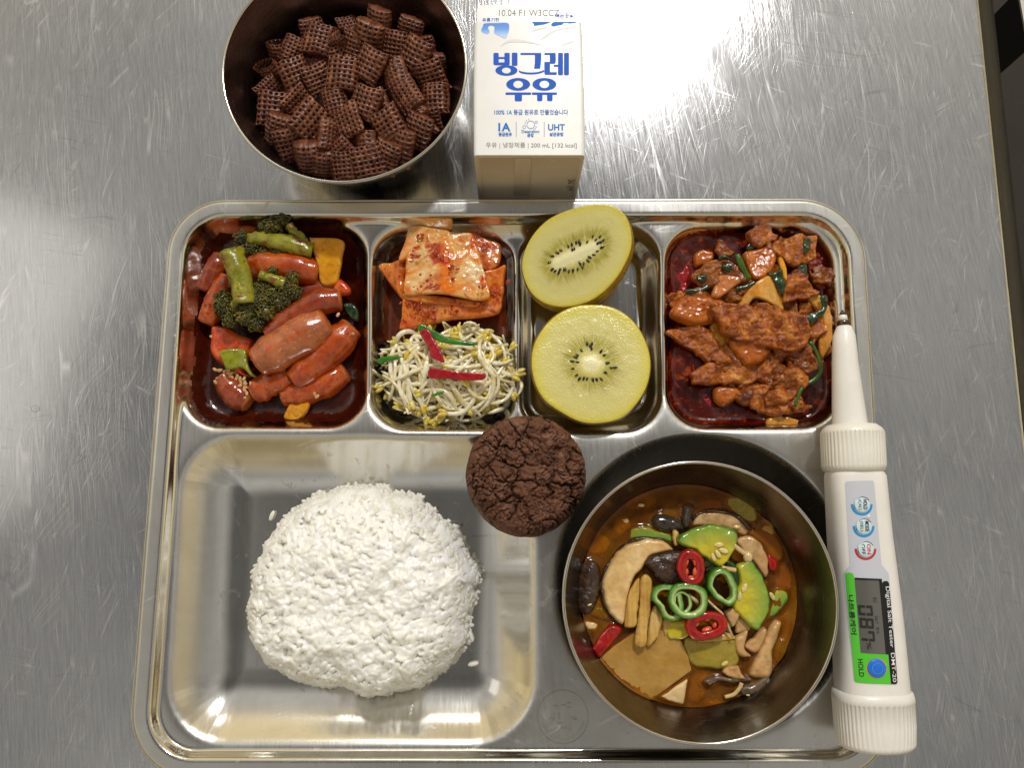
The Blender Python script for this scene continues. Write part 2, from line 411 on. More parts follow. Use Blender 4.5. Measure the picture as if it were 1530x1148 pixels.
build_counter()
def build_side_panel():
    q = [P(1519.5, -14, -7), P(1531, 52, -7), P(1560, 52, -7), P(1560, -14, -7)]
    t = empty('appliance', (q[0] + q[2]) / 2 - np.array((0, 0, 3)))
    w = np.array(q)[:, :2]
    lo = np.c_[w, np.full(4, -30.)]; hi = np.c_[w, np.full(4, -7.)]
    new('case', *loft([lo, hi]), plain('black_enamel', '#0d0d10', .3), t, sm=False)
    d = w[1] - w[0]; n = np.array((d[1], -d[0])) / np.linalg.norm(d); n = -n if n[0] < 0 else n
    a = np.array([w[0], w[1], w[1] + n * .28, w[0] + n * .28])
    new('trim_strip', *loft([np.c_[a, np.full(4, -7.2)], np.c_[a, np.full(4, -6.85)]]), plain('pale_trim', '#d8d6cf', .3, .6), t, sm=False)
    tag(t, 'black appliance corner with a pale metal edge beyond the counter', 'appliance')
build_side_panel()
def build_drops():
    Vs = []
    spots = [(878, 200 + 0, 5, 0)]
    pts = []
    r = random.Random(3)
    for i in range(46): pts.append((r.gauss(905, 28), r.uniform(120, 290), r.choice((1.2, 1.6, 2, 2.6, 3.2))))
    for x, y, s in ((53, 611, 6), (97, 755, 5), (84, 801, 5.5), (76, 713, 3.5), (72, 728, 2.6), (127, 655, 3), (118, 667, 2.3), (58, 657, 2.4), (100, 686, 2.2), (35, 1013, 3), (20, 1014, 3), (1154, 21, 3), (1225, 47, 2.5), (1136, 27, 2), (1274, 18, 2),
                    (1392, 876, 3), (1400, 882, 3), (1391, 926, 4), (1400, 918, 2.5), (1409, 944, 2.6), (1421, 944, 3), (1392, 944, 2), (1440, 890, 3.4), (1455, 893, 2.4), (1465, 895, 2), (1474, 898, 2.4), (1500, 1075, 2.5), (1508, 1073, 2.2)):
        pts.append((x, y, s))
    parts = []
    for x, y, s in pts:
        c = P(x, y, 0); q = s / 27.5
        V, F = ball((0, 0, 0), (q * r.uniform(.8, 1.2), q * r.uniform(.9, 1.5), q * .55), 12, 8); V = V[:]; V[:, 2] = np.maximum(V[:, 2], -.004)
        parts.append((V + c + np.array((0, 0, .002)), F))
    m = NT('water'); m.n.remove(m.b); tr = m.add('BsdfTransparent'); gl = m.add('BsdfGlossy'); gl.inputs['Roughness'].default_value = .03; fr = m.add('LayerWeight'); fr.inputs['Blend'].default_value = .32; mx = m.add('MixShader'); m.L(fr.outputs['Facing'], mx.inputs[0]); m.L(tr.outputs[0], mx.inputs[1]); m.L(gl.outputs[0], mx.inputs[2]); m.L(mx.outputs[0], m.out.inputs[0])
    o = new('water_droplets', *merge(parts), m.m); tag(o, 'small clear water droplets scattered on the steel counter', None, None, 'stuff')
build_drops()

# ------------------------------------------------------------------ the compartment tray
ZD, ZF = 2.0, 2.5
def px_round(c, r, z=ZD): return rounded(PX(c, z), r)
TRAY = {}
def build_tray():
    outer = rounded(PX([(256, 299), (1289, 297), (1339, 1164), (188, 1164)], ZF), [3.0, 3.4, 3.2, 3.2], 14)
    A = px_round([(283, 331), (549, 331), (549, 640), (268, 640)], [2.3, 2.2, 2.2, 2.2])
    B = px_round([(553, 333), (989, 333), (992, 646), (549, 644)], [2.2, 2.2, 2.2, 2.2])
    B1 = px_round([(563, 348), (768, 358), (770, 636), (556, 634)], [1.8, 1.3, 1.5, 2.0], ZD - .6)
    B2 = px_round([(778, 358), (976, 346), (980, 634), (779, 636)], [1.2, 2.0, 2.0, 1.5], ZD - .6)
    C = px_round([(993, 335), (1247, 335), (1262, 640), (995, 642)], [2.2, 2.3, 2.3, 2.2])
    D = px_round([(272, 652), (797, 652), (800, 1113), (246, 1113)], [2.8, 2.6, 3.2, 3.0])
    ep = PX([(837, 908), (845, 799), (883, 715), (945, 669), (1029, 649), (1113, 659), (1175, 686), (1234, 753), (1238, 1020), (1113, 1108)], ZD)
    a = np.c_[2 * ep[:, :2], np.ones(len(ep))]; sol = np.linalg.lstsq(a, (ep[:, :2] ** 2).sum(1), rcond=None)[0]
    ec = sol[:2]; er = math.sqrt(sol[2] + ec @ ec); TRAY['E'] = (ec, er)
    th = np.linspace(0, 2 * math.pi, 72, endpoint=False); E = np.c_[ec[0] + er * np.cos(th), ec[1] + er * np.sin(th)]
    xy, Q, d = grid_fill(outer, .085); X, Y = xy[:, 0], xy[:, 1]
    def well(poly, depth, w, X, Y, r=.16, p=2.0):
        s, _, _ = sdf(poly, X, Y); e = -s; es = .5 * (e + np.sqrt(e * e + r * r)); t = np.clip(es / w, 0, 1)
        return depth * (1 - (1 - t) ** p)
    def tray_z(X, Y, only=None):
        zz = np.full(len(X), ZD); W_ = lambda k, *a: 0 if only and k not in only else well(*a[:3], X, Y, *a[3:])
        zz -= W_('A', A, 1.75, 1.7) + W_('C', C, 1.75, 1.7) + W_('D', D, 1.75, 3.4, .2, 2.1) + W_('E', E, 1.8, 2.5, .12, 1.35)
        zz -= W_('B', B, .62, .8) + W_('B', B1, 1.15, 1.1, .22) + W_('B', B2, 1.15, .9, .22)
        return zz + .012 * noise(np.c_[X, Y, np.zeros(len(X))], .35, 5, 2)
    TRAY['z'] = tray_z; TRAY['A'], TRAY['B1'], TRAY['C'] = A, B1, C
    z = tray_z(X, Y) + (ZF - ZD) * (1 - smooth(.78, 1.22, d)) - .14 * (1 - np.clip(d / .16, 0, 1)) ** 2
    # the pressed maker's ring on the deck
    rc = P(841, 1072, ZD); rr = np.hypot(X - rc[0], Y - rc[1])
    fl = smooth(.35, .08, ZD + .5 * (1 - smooth(.78, 1.22, d)) - z) * (1 - smooth(.72, .8, d) * (1 - smooth(1.2, 1.3, d)))
    t = empty('food_tray', (0, P(765, 730, 0)[1], 0.05))
    new('pressed_sheet', np.c_[xy, z], Q, M_tray, t, attrs={'flange': fl})
    oz = np.full(len(outer), ZF - .2); k = 8; rings = []
    ang = np.linspace(0, 2 * math.pi, k, endpoint=False); nxt = np.roll(outer, -1, 0) - np.roll(outer, 1, 0); nn = np.c_[nxt[:, 1], -nxt[:, 0]] / np.linalg.norm(nxt, axis=1)[:, None]
    rings = [np.c_[o[0] + n_[0] * .085 * np.cos(ang), o[1] + n_[1] * .085 * np.cos(ang), ZF - .17 + .085 * np.sin(ang)] for o, n_ in zip(outer, nn)]
    V = np.concatenate(rings); m = len(rings); F = [(i * k + j, i * k + (j + 1) % k, ((i + 1) % m) * k + (j + 1) % k, ((i + 1) % m) * k + j) for i in range(m) for j in range(k)]
    new('rolled_edge', V, F, M_tray, t, attrs={'flange': np.ones(len(V))})
    # maker's stamp: thin engraved ring with worn marks
    dk = plain('stamp_line', '#b4b1aa', .35, 1.0); rad = 35.5 / 7.755 * 0 + 35.6 / 28.0
    mk = []
    def arc(r0, r1, a0, a1, n): 
        aa = np.linspace(a0, a1, n); return loft([np.c_[rc[0] + r * np.cos(aa), rc[1] + r * np.sin(aa), np.full(n, ZD + .03)] for r in (r0, r1)], False, (False, False))
    mk.append(arc(rad, rad + .018, 0, 2 * math.pi, 90))
    for i in range(26):
        a0 = -math.pi * .92 + i * .107; mk.append(arc(rad * .8, rad * .8 + .1, a0, a0 + .015, 2))
    for x0, y0, w, h in ((-.7, -.1, .3, .02), (-.45, -.2, .02, .45), (-.2, -.15, .02, .35), (-.25, -.3, .2, .02), (.4, -.05, .3, .02), (.5, -.15, .25, .02), (-.1, -.55, .2, .02), (.15, -.6, .02, .15), (.3, -.62, .14, .02), (-.5, .5, .25, .02), (-.1, .55, .25, .02), (.15, .45, .3, .02), (.2, .65, .22, .02)):
        c = rc + np.array((x0, y0, .03)); mk.append((np.array([c, c + (w, 0, 0), c + (w, h, 0), c + (0, h, 0)]), [(0, 1, 2, 3)]))
    new('maker_stamp', *merge(mk), dk, t, sm=False)
    tag(t, 'rectangular stainless steel meal tray with five pressed compartments', 'tray')
build_tray()

# ------------------------------------------------------------------ bowls
def revolve(prof, c, k=96):
    a = np.linspace(0, 2 * math.pi, k, endpoint=False)
    return loft([np.c_[c[0] + r * np.cos(a), c[1] + r * np.sin(a), np.full(k, c[2] + z)] for r, z in prof], True, (True, True))
def bowl_r(z): return 3.0 + 3.4 * (np.clip(z, 0, 9) / 5.5) ** .55
def build_bowl(name, c, mat_in, mat_out, label, H=5.5, sc_=1.0, mat_rim=None):
    t = empty(name, c); zs = np.linspace(0, 1, 26) ** 1.6 * H
    out = [(2.2 * sc_, 0.04), (2.85 * sc_, 0.0)] + [((bowl_r(z) + .06) * sc_, z) for z in zs[1:]]
    new('outer_wall', *revolve(out[:], c)[:1], [f for f in revolve(out, c)[1] if len(f) == 4], mat_out, t)
    inn = [(0.02, .14), (1.5 * sc_, .13), (2.6 * sc_, .16)] + [((bowl_r(z) - .04) * sc_, z) for z in zs[2:]]
    V, F = revolve(inn, c); F = [f[::-1] for f in F if len(f) == 4]
    new('inner_wall', V, F, mat_in, t)
    R = (bowl_r(H) + .01) * sc_; rim = [(R + .085 * math.cos(q), H + .085 * math.sin(q)) for q in np.linspace(0, 2 * math.pi, 10, endpoint=False)]
    V, F = revolve(rim + rim[:1], c); new('rolled_rim', V, [f for f in F if len(f) == 4], mat_rim or mat_out, t)
    tag(t, label, 'bowl'); return t
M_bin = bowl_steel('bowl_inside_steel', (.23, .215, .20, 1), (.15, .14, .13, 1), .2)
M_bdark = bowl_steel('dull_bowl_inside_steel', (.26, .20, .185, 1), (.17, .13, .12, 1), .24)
M_bout = bowl_steel('bowl_outside_steel', (.62, .60, .57, 1), (.5, .48, .45, 1), .12)
SB = P(1046.5, 896, 5.75); SB[2] = .25; CB = P(514.5, 99, 5.6); CB[2] = .02
build_bowl('soup_bowl', SB, M_bin, bowl_steel('shade_darkened_bowl_steel', (.13, .12, .11, 1), (.08, .075, .07, 1), .3), 'steel soup bowl standing in the round recess of the tray', mat_rim=M_bout)  # outer wall coloured near black: the recess gap's shade is put into the steel
build_bowl('cereal_bowl', CB, M_bdark, M_bout, 'steel bowl of chocolate cereal standing on the counter behind the tray')

# ------------------------------------------------------------------ lettering
def text_mesh(s, bold=0., res=3):
    c = bpy.data.curves.new('t', 'FONT'); c.body = s; c.resolution_u = res; c.offset = bold
    o = bpy.data.objects.new('t', c); COL.objects.link(o); bpy.context.view_layer.update()
    me = bpy.data.meshes.new_from_object(o.evaluated_get(bpy.context.evaluated_depsgraph_get()))
    V = np.array([v.co[:] for v in me.vertices]); F = [tuple(p.vertices) for p in me.polygons]
    bpy.data.objects.remove(o); bpy.data.curves.remove(c); bpy.data.meshes.remove(me); return V, F
def text_box(name, s, p0, px_, py_, mat, parent, bold=0., drape=None, off=.012):
    """Text stretched into the box p0 (its lower-left corner, cm), px_ (reading edge) and py_ (upright edge)."""
    V, F = text_mesh(s, bold); lo, hi = V.min(0), V.max(0); u = (V[:, 0] - lo[0]) / (hi[0] - lo[0]); w = (V[:, 1] - lo[1]) / (hi[1] - lo[1])
    q = p0 + u[:, None] * px_ + w[:, None] * py_
    if drape is not None: q[:, 2] = drape(q[:, 0], q[:, 1]) + off
    return new(name, q, F, mat, parent, sm=False)
def ell(cx, cy, rx, ry, n=28, a0=0, a1=360, rot=0):
    t = np.radians(np.linspace(a0, a1, n, endpoint=(a1 - a0) % 360 != 0)); x, y = rx * np.cos(t), ry * np.sin(t); r = math.radians(rot)
    return [(cx + a * math.cos(r) - b * math.sin(r), cy + a * math.sin(r) + b * math.cos(r)) for a, b in zip(x, y)]
def flat(name, outs, z, mat, parent, hole=None, drape=None, off=.012, grad=False):
    """Flat print: filled outline(s) in pixels, or a ring between an outline and a hole of as many points."""
    parts = []
    for o in outs:
        w = PX(o, z)
        if hole is not None:
            h = PX(hole, z); n = len(w); V = np.concatenate((w, h)); F = [(i, (i + 1) % n, n + (i + 1) % n, n + i) for i in range(n)]
        elif drape is not None:
            xy, Q, d = grid_fill(w, .07); V = np.c_[xy, np.full(len(xy), z)]; F = Q.tolist(); F = [tuple(dict.fromkeys(f)) for f in F]
        else: V, F = w, [tuple(range(len(w)))]
        V = V.copy(); V[:, 2] = z + off
        if drape is not None: V[:, 2] = drape(V[:, 0], V[:, 1]) + off
        parts.append((V, F))
    V, F = merge(parts)
    # keep faces turned up
    out = []
    for f in F:
        a = V[list(f)]; ar = np.sum(a[:, 0] * np.roll(a[:, 1], -1) - np.roll(a[:, 0], -1) * a[:, 1]); out.append(f if ar > 0 else f[::-1])
    return new(name, V, out, mat, parent, sm=drape is not None, attrs={'rel': V - V.mean(0)} if grad else None)
def rrect(x0, y0, x1, y1, r=2, n=4):
    r = min(r, (x1 - x0) / 2 - .01, (y1 - y0) / 2 - .01); o = []
    for cx, cy, a in ((x1 - r, y1 - r, 0), (x0 + r, y1 - r, 90), (x0 + r, y0 + r, 180), (x1 - r, y0 + r, 270)):
        o += [(cx + r * math.cos(math.radians(a + t)), cy + r * math.sin(math.radians(a + t))) for t in np.linspace(0, 90, n)]
    return o

# ------------------------------------------------------------------ milk carton lying on its back
def build_carton():
    ZT = 5.7; q = PX([(708.3, 32), (870.5, 32), (874, 231.5), (708, 231.5)], ZT)
    xl0, xr0, xl1, xr1 = q[3][0], q[2][0], q[0][0], q[1][0]; y0, y1 = (q[2][1] + q[3][1]) / 2, (q[0][1] + q[1][1]) / 2
    def ring(y, xl, xr, za, zb, r=.22):
        o = []
        for cx, cz, a in ((xr - r, zb - r, 0), (xl + r, zb - r, 90), (xl + r, za + r, 180), (xr - r, za + r, 270)):
            o += [(cx + r * math.cos(math.radians(a + t)), y, cz + r * math.sin(math.radians(a + t))) for t in np.linspace(0, 90, 6)]
        return np.array(o)
    m = NT('coated_card'); v = m.coords(False); t1 = m.tex(v, 1.2, 3)
    m.base(m.ramp(t1.outputs[0], [(.3, (.81, .82, .815)), (.7, (.85, .855, .85))])); m.set(Roughness=.38, Coat_Weight=.15, Coat_Roughness=.2); m.bump(m.tex(v, .5, 2).outputs[0], .25, .05); card = m.m
    inner = plain('tan_card_base', '#cdbfa8', .5)  # base panels coloured tan, darker than the coated card
    c = empty('milk_carton', ((xl0 + xr0) / 2, (y0 + y1) / 2, 0))
    at = lambda u: (xl0 + (xl1 - xl0) * u, xr0 + (xr1 - xr0) * u)
    rings = []
    for u, pf in ((0, 0), (.03, .03), (.25, .05), (.5, .06), (.75, .04), (1, 0)):
        a, b = at(u); rings.append(ring(y0 + (y1 - y0) * u, a - pf * .6, b + pf * .6, .0, ZT + pf * .0))
    V, F = loft(rings, True, (False, False)); new('body_panel', V, F, card, c)
    a, b = at(1); zc = ZT / 2
    g = [rings[-1], ring(y1 + 1.66, a + .12, b - .12, zc - .16, zc + .16, .1), ring(y1 + 1.7, a + .12, b - .12, zc - .13, zc + .13, .1)]
    V, F = loft(g, True, (False, False)); new('gable', V, F, card, c)
    fy0, fy1 = y1 + 1.7, P(785, 8.5, zc)[1]; fx0, fx1 = P(712.5, 20, zc)[0], P(859.8, 20, zc)[0]
    o = rounded([(fx0, fy0 - .05), (fx1, fy0 - .05), (fx1, fy1), (fx0, fy1)], [.05, .05, .38, .38], 8)
    V, F = loft([np.c_[o, np.full(len(o), zc - .11)], np.c_[o, np.full(len(o), zc + .11)]]); new('top_fin', V, F, card, c, sm=False)
    a, b = at(0)
    e = [rings[0], ring(y0 - .06, a + .1, b - .1, .1, ZT - .1), ring(y0 - .07, a + .2, b - .2, .2, ZT - .2), ring(y0 + .02, a + .28, b - .28, .28, ZT - .28)]
    V, F = loft(e, True, (False, True)); bo = new('base', V, [f[::-1] for f in F], inner, c)
    # folds of the base
    xm = (a + b) / 2; yb = y0 + .015
    def panel(nm, x0, x1, z0, z1, d, par): 
        V = np.array([(x0, yb, z0), (x1, yb, z0), (x1, yb, z1), (x0, yb, z1)]); W_ = V - np.array((0, d, 0)); new(nm, *loft([V, W_]), inner, par, sm=False)
    panel('fold_flap', xm - .75, xm + .1, .5, 5.3, .04, bo); panel('fold_flap', xm - .35, xm + .05, .5, 3.6, .06, bo)
    th = np.linspace(0, 2 * math.pi, 24, endpoint=False); cz = 4.9
    rg = [np.c_[xm + 1.25 + r * np.cos(th), np.full(24, yb - dd), cz + r * np.sin(th)] for r, dd in ((.3, 0), (.27, .03), (.24, .0))]
    V, F = loft(rg, True, (False, False)); new('embossed_ring', V, F, inner, bo)
    navy = plain('base_ink', '#20294a', .5)
    p = np.array((b - .75, y0 - .10, 2.9)); text_box('base_code', '36 (M', p, np.array((0, 0, -1.5)), np.array((.45, 0, 0)), navy, c)
    # ---- print
    blue = plain('blue_ink', '#0f58c8', .5, spec=.2); sky = plain('light_blue_ink', '#1474cc', .5, spec=.2); grey = plain('grey_ink', '#6e6e6c', .6, spec=.2); swoosh = plain('pale_grey_ink', '#d6d7d4', .4); red = plain('red_ink', '#c84a50', .4)
    B = lambda pts: [(690 + x / 3.705, y / 3.705) for x, y in pts]
    T = lambda pts: [(690 + x / 7.65, y / 7.65) for x, y in pts]
    def rr(*k): return B(rrect(*k))
    lt = lambda outs, **k: flat('logo_letter', outs, ZT, blue, c, **k)
    # three letters of the upper line, two of the lower
    mk = [rr(175, 292, 204, 358, 5), rr(236, 292, 265, 358, 5), rr(200, 315, 240, 325, 1), rr(180, 345, 260, 360, 6), rr(277, 291, 308, 363, 6)]
    def letter(name, outs, rings=()):
        parts = []
        for o in outs:
            w = PX(o, ZT); w[:, 2] += .012 + .0012 * len(parts); parts.append((w[::-1], [tuple(range(len(w)))]))
        for ou, ho in rings:
            w, h = PX(ou, ZT), PX(ho, ZT); n = len(w); V = np.concatenate((w, h)); V[:, 2] += .012 + .0012 * len(parts); parts.append((V, [(i, n + i, n + (i + 1) % n, (i + 1) % n) for i in range(n)]))
        V, F = merge(parts); F2 = []
        for f in F:
            k = V[list(f)]; F2.append(f if np.sum(k[:, 0] * np.roll(k[:, 1], -1) - np.roll(k[:, 0], -1) * k[:, 1]) > 0 else f[::-1])
        new(name, V, F2, blue, c, sm=False)
    E_ = lambda *k, **kw: B(ell(*k, **kw))
    letter('logo_letter', mk, [(E_(247, 389, 61, 29), E_(247, 389, 25, 17))])
    arcb = B([(316, 388), (330, 395), (360, 400), (390, 401), (420, 398), (440, 393), (455, 387), (456, 396), (440, 403), (420, 408), (390, 411), (360, 410), (330, 405), (317, 398)])
    letter('logo_letter', [rr(324, 292, 440, 303, 4), B([(404, 296), (440, 296), (439, 330), (436, 360), (433, 379), (400, 379), (404, 350), (405, 320)]), arcb])
    letter('logo_letter', [rr(457, 292, 520, 303, 4), rr(487, 294, 520, 348, 8), rr(457, 342, 516, 352, 3), rr(457, 344, 488, 410, 8), rr(459, 399, 526, 413, 5), rr(509, 358, 536, 368, 2), rr(533, 292, 560, 415, 5), rr(566, 292, 593, 415, 5)])
    letter('logo_letter', [rr(242, 511, 384, 524, 4), rr(293, 516, 333, 560, 8)], [(E_(312, 466, 66, 35), E_(312, 466, 27, 21))])
    letter('logo_letter', [rr(388, 511, 527, 524, 4), rr(417, 516, 446, 559, 7), rr(472, 516, 502, 559, 7)], [(E_(457, 466, 66, 35), E_(457, 466, 27, 21))])
    def tb(name, s, x0, y0_, x1, y1_, mat, bold=0., z=ZT):
        p = P(x0, y1_, z); p[2] += .014; r_ = P(x1, y1_, z); u = P(x0, y0_, z); text_box(name, s, p, (r_ - P(x0, y1_, z)), (u - P(x0, y1_, z)), mat, c, bold)
    tb('claim_text', '100% 1A 등급 원유로 만들었습니다', 738.6, 163.4, 849, 171.6, sky, .012)
    tb('grade_text', '1A', 744.6, 183.5, 762.7, 196, sky, .03); tb('grade_text', '등급원유', 744.9, 197.6, 765, 203.6, sky, .03)
    tb('process_text', 'Deaeration', 779.4, 194, 805.9, 198.6, sky, .015); tb('process_text', '공정', 787.5, 199.2, 797.2, 204.8, sky, .03)
    tb('process_text', 'UHT', 818.8, 185.3, 843.9, 195, sky, .025); tb('process_text', '살균공법', 820.9, 197.6, 841.4, 203.4, sky, .03)
    tb('volume_text', '우유 | 냉장제품 | 200 mL [132 kcal]', 726, 212.8, 861.6, 222, grey, -.006)
    for x in (771.3, 813.1): flat('divider_line', [rrect(x - .3, 181.8, x + .3, 204.8, .1, 2)], ZT, sky, c)
    for cx, cy, r, w in ((793, 186.3, 5.6, .55), (783.3, 189.5, 2.1, .4), (801.4, 182.5, 1.6, .4)):
        flat('bubble_icon', [ell(cx, cy, r + w, r + w)], ZT, sky, c, hole=ell(cx, cy, r - w * .3, r - w * .3))
    dl = []
    for a_ in (200, 225, 250, 20, 40, 60):
        t_ = math.radians(a_); p0 = (793 + 7.6 * math.cos(t_), 186.3 + 7.6 * math.sin(t_)); p1 = (793 + 9.8 * math.cos(t_), 186.3 + 9.8 * math.sin(t_)); nx, ny = -math.sin(t_) * .35, math.cos(t_) * .35
        dl.append([(p0[0] + nx, p0[1] + ny), (p1[0] + nx, p1[1] + ny), (p1[0] - nx, p1[1] - ny), (p0[0] - nx, p0[1] - ny)])
    flat('bubble_icon', dl, ZT, sky, c)
    gm = NT('blue_fade_ink'); at_ = gm.attr('rel'); sp = gm.add('SeparateXYZ'); gm.L(at_.outputs['Vector'], sp.inputs[0])
    gm.base(gm.ramp(gm.map(sp.outputs[1], -.35, .3), [(0, '#a9c6f2'), (.6, '#2f8be0'), (1, '#0d70d8')])); gm.set(Roughness=.4)
    sm_ = lambda p, n: [tuple(k) for k in catmull(np.array(T(p)), n, True)]
    flat('printed_splash', [sm_([(222, 350), (240, 300), (262, 266), (395, 262), (525, 262), (541, 325), (525, 385), (495, 436), (440, 412), (392, 392), (368, 362), (374, 310), (345, 288), (310, 295), (300, 322), (316, 352), (308, 378), (270, 384)], 70)], ZT, gm.m, c, grad=True)
    flat('printed_splash', [T([(800, 248), (1020, 246), (985, 262), (950, 275), (890, 284), (828, 293), (822, 270)]), T([(1018, 285), (1030, 262), (1055, 248), (1355, 246), (1320, 256), (1230, 266), (1190, 258), (1155, 266), (1150, 280), (1090, 290), (1045, 302)])], ZT, sky, c)
    flat('printed_swoosh', [sm_([(440, 530), (520, 460), (620, 445), (760, 465), (900, 510), (950, 530), (860, 505), (700, 482), (560, 480), (490, 500)], 40), sm_([(900, 450), (990, 370), (1080, 330), (1200, 310), (1330, 290), (1210, 325), (1090, 352), (1010, 395), (950, 435)], 40), sm_([(1130, 525), (1200, 480), (1290, 462), (1250, 490), (1190, 508)], 26), sm_([(800, 360), (850, 325), (980, 300), (1005, 280), (970, 318), (880, 338)], 26)], ZT, swoosh, c)
    zf = zc + .11
    tb('date_code', '10.04 F1 W3CCZ', 745.6, 14.2, 835.8, 23.6, grey, -.012, zf); tb('opening_text', '여는곳', 829.9, 19.6, 850, 27, blue, .01, zf); tb('date_text', '유통기한', 720.7, 26.4, 746, 32.5, blue, .01, zf)
    flat('opening_arrow', [[(852, 21.4), (857, 23.8), (852, 26.2)]], zf, blue, c)
    tag(c, 'white milk carton with blue lettering lying on its back behind the tray', 'milk carton')
build_carton()

# ------------------------------------------------------------------ salt tester
def build_tester():
    ZA = 4.05
    #      y    cx      hw    half thickness (cm) power ribs
    st = [(463, 1258.5, .4, .02, 2, 0), (471, 1258.7, 5.6, .19, 2, 0)]
    tip2 = [(471, 1258.7, 4.6, .16, 2, 0), (472, 1258.9, 6.2, .21, 2, 0), (480, 1259.6, 7.0, .24, 2, 0)]
    band = [(480, 1259.6, 8.2, .28, 2, 0), (481, 1259.8, 8.9, .3, 2, 0), (487, 1260.7, 9.6, .33, 2, 0), (487.5, 1260.7, 8.5, .3, 2, 0)]
    probe = [(487.5, 1260.8, 9.4, .32, 2, 0), (490, 1261.2, 11.4, .38, 2, 0), (502, 1261, 16, .53, 2, 0), (520, 1261.7, 17.4, .58, 2, 0), (545, 1262.8, 18.7, .63, 2, 0), (634, 1269.6, 25, .82, 2, 0), (645, 1270.4, 25.6, .83, 2, 0)]
    collar = [(635, 1272, 25, .85, 2, 0), (635.5, 1272, 35, 1.15, 2, 0), (641, 1272.5, 41.5, 1.3, 2.1, 0), (647, 1273, 44.6, 1.42, 2.1, 0), (648, 1273, 44.8, 1.42, 2.1, 1), (672, 1274.2, 45, 1.43, 2.1, 1), (696, 1275.3, 45.2, 1.43, 2.1, 1), (698, 1275.4, 44.6, 1.4, 2.1, 0), (704, 1275.6, 43, 1.34, 2.1, 0), (706, 1275.8, 38, 1.1, 2.1, 0)]
    body = [(703, 1275.8, 38, 1.16, 2.3, 0), (706, 1276, 40, 1.2, 2.4, 0), (712, 1277.2, 41.2, 1.22, 2.8, 0), (745, 1279.5, 41.8, 1.22, 3, 0), (800, 1283.6, 43.3, 1.22, 3, 0), (850, 1288.5, 44.9, 1.24, 3, 0), (900, 1293.2, 46.5, 1.27, 3, 0), (950, 1296.8, 48, 1.3, 3, 0), (1000, 1300, 49.5, 1.32, 3, 0), (1030, 1302, 51, 1.34, 2.8, 0), (1040, 1303, 52, 1.36, 2.6, 0)]
    cap = [(1030, 1302.5, 51, 1.3, 2.6, 0), (1032, 1302.6, 55.5, 1.46, 2.4, 0), (1040, 1303.5, 57, 1.5, 2.4, 0), (1046, 1303.8, 57.3, 1.5, 2.4, 0), (1047, 1303.8, 56.8, 1.48, 2.4, 1), (1080, 1306, 56.6, 1.47, 2.4, 1), (1107, 1307.6, 55.5, 1.44, 2.3, 1), (1110, 1307.8, 54.6, 1.42, 2.3, 0), (1116, 1308, 50, 1.32, 2.2, 0), (1118, 1308.1, 40, 1.1, 2.2, 0)]
    def frame(y, cx): 
        a = P(cx, y, ZA); return a, P(cx + 1, y, ZA)[0] - a[0]
    ax = P(1308, 1118, ZA) - P(1258.5, 463, ZA); ax /= np.linalg.norm(ax); side = np.array((-ax[1], ax[0], 0)) ; side = side if side[0] > 0 else -side
    def skin(rows, k=64, ribs=44):
        rings = []
        if any(r[5] for r in rows): k = ribs * 4
        a = np.linspace(0, 2 * math.pi, k, endpoint=False)
        for y, cx, hw, ht, n, rb in rows:
            c, u = frame(y, cx); h = hw * u
            X = h * np.sign(np.cos(a)) * np.abs(np.cos(a)) ** (2 / n); Zz = ht * np.sign(np.sin(a)) * np.abs(np.sin(a)) ** (2 / n)
            if rb: f = 1 - .035 * ((np.arange(k) % 4) < 1); X, Zz = X * f, Zz * f
            rings.append(c + X[:, None] * side + Zz[:, None] * np.array((0, 0, 1.)))
        return loft(rings)
    white = NT('white_plastic'); v = white.coords(False); white.base(white.ramp(white.tex(v, .8, 3).outputs[0], [(.3, (.80, .775, .745)), (.7, (.84, .82, .79))])); white.set(Roughness=.33); white.sss(.25, (1, .8, .6), .2); white.bump(white.tex(v, 14, 2).outputs[0], .04, .01)
    ivory = NT('ivory_plastic'); v = ivory.coords(False); ivory.base(ivory.ramp(ivory.tex(v, .8, 3).outputs[0], [(.3, (.80, .78, .71)), (.7, (.83, .81, .75))])); ivory.set(Roughness=.36); ivory.sss(.25, (1, .8, .6), .2)
    steel = plain('probe_steel', '#6a5a50', .25, 1.0)
    t = empty('salt_tester', frame(800, 1283)[0] - np.array((0, 0, 1.4)))
    new('sensor_tip', *skin(st, 20), steel, t); new('tip_ring', *skin(tip2, 24), white.m, t); new('metal_band', *skin(band, 28), steel, t)
    new('probe', *skin(probe, 48), white.m, t); new('collar', *skin(collar), ivory.m, t, sm=True); new('handle_body', *skin(body, 80), white.m, t); new('end_cap', *skin(cap, ribs=48), white.m, t)
    cs = np.array([frame(r[0], r[1])[0] for r in body]); hs = np.array([frame(r[0], r[1])[1] * r[2] for r in body]); hts = np.array([r[3] for r in body]); ns = np.array([r[4] for r in body]); ys = cs[:, 1]
    def top(x, y):
        i = np.argsort(ys); f = lambda a: np.interp(y, ys[i], a[i]); u = np.clip(np.abs(x - f(cs[:, 0])) / f(hs), 0, .985)
        return ZA + f(hts) * (1 - u ** f(ns)) ** (1 / f(ns))
    ZL = ZA + 1.24
    z8 = Z8
    def sheet(name, o, mat, off, par=t): return flat(name, [o], ZL, mat, par, drape=top, off=off)
    lab = plain('label_grey', '#c6cad6', .3); green = plain('label_green', '#55c832', .35); black = plain('label_black', '#141414', .35)
    lbl = sheet('label_panel', z8([(90, 66), (216, 63), (223, 72), (260, 488), (297, 530), (302, 575), (338, 1080), (332, 1088), (136, 1084), (129, 1076), (84, 535), (108, 490), (84, 75)]), lab, .02)
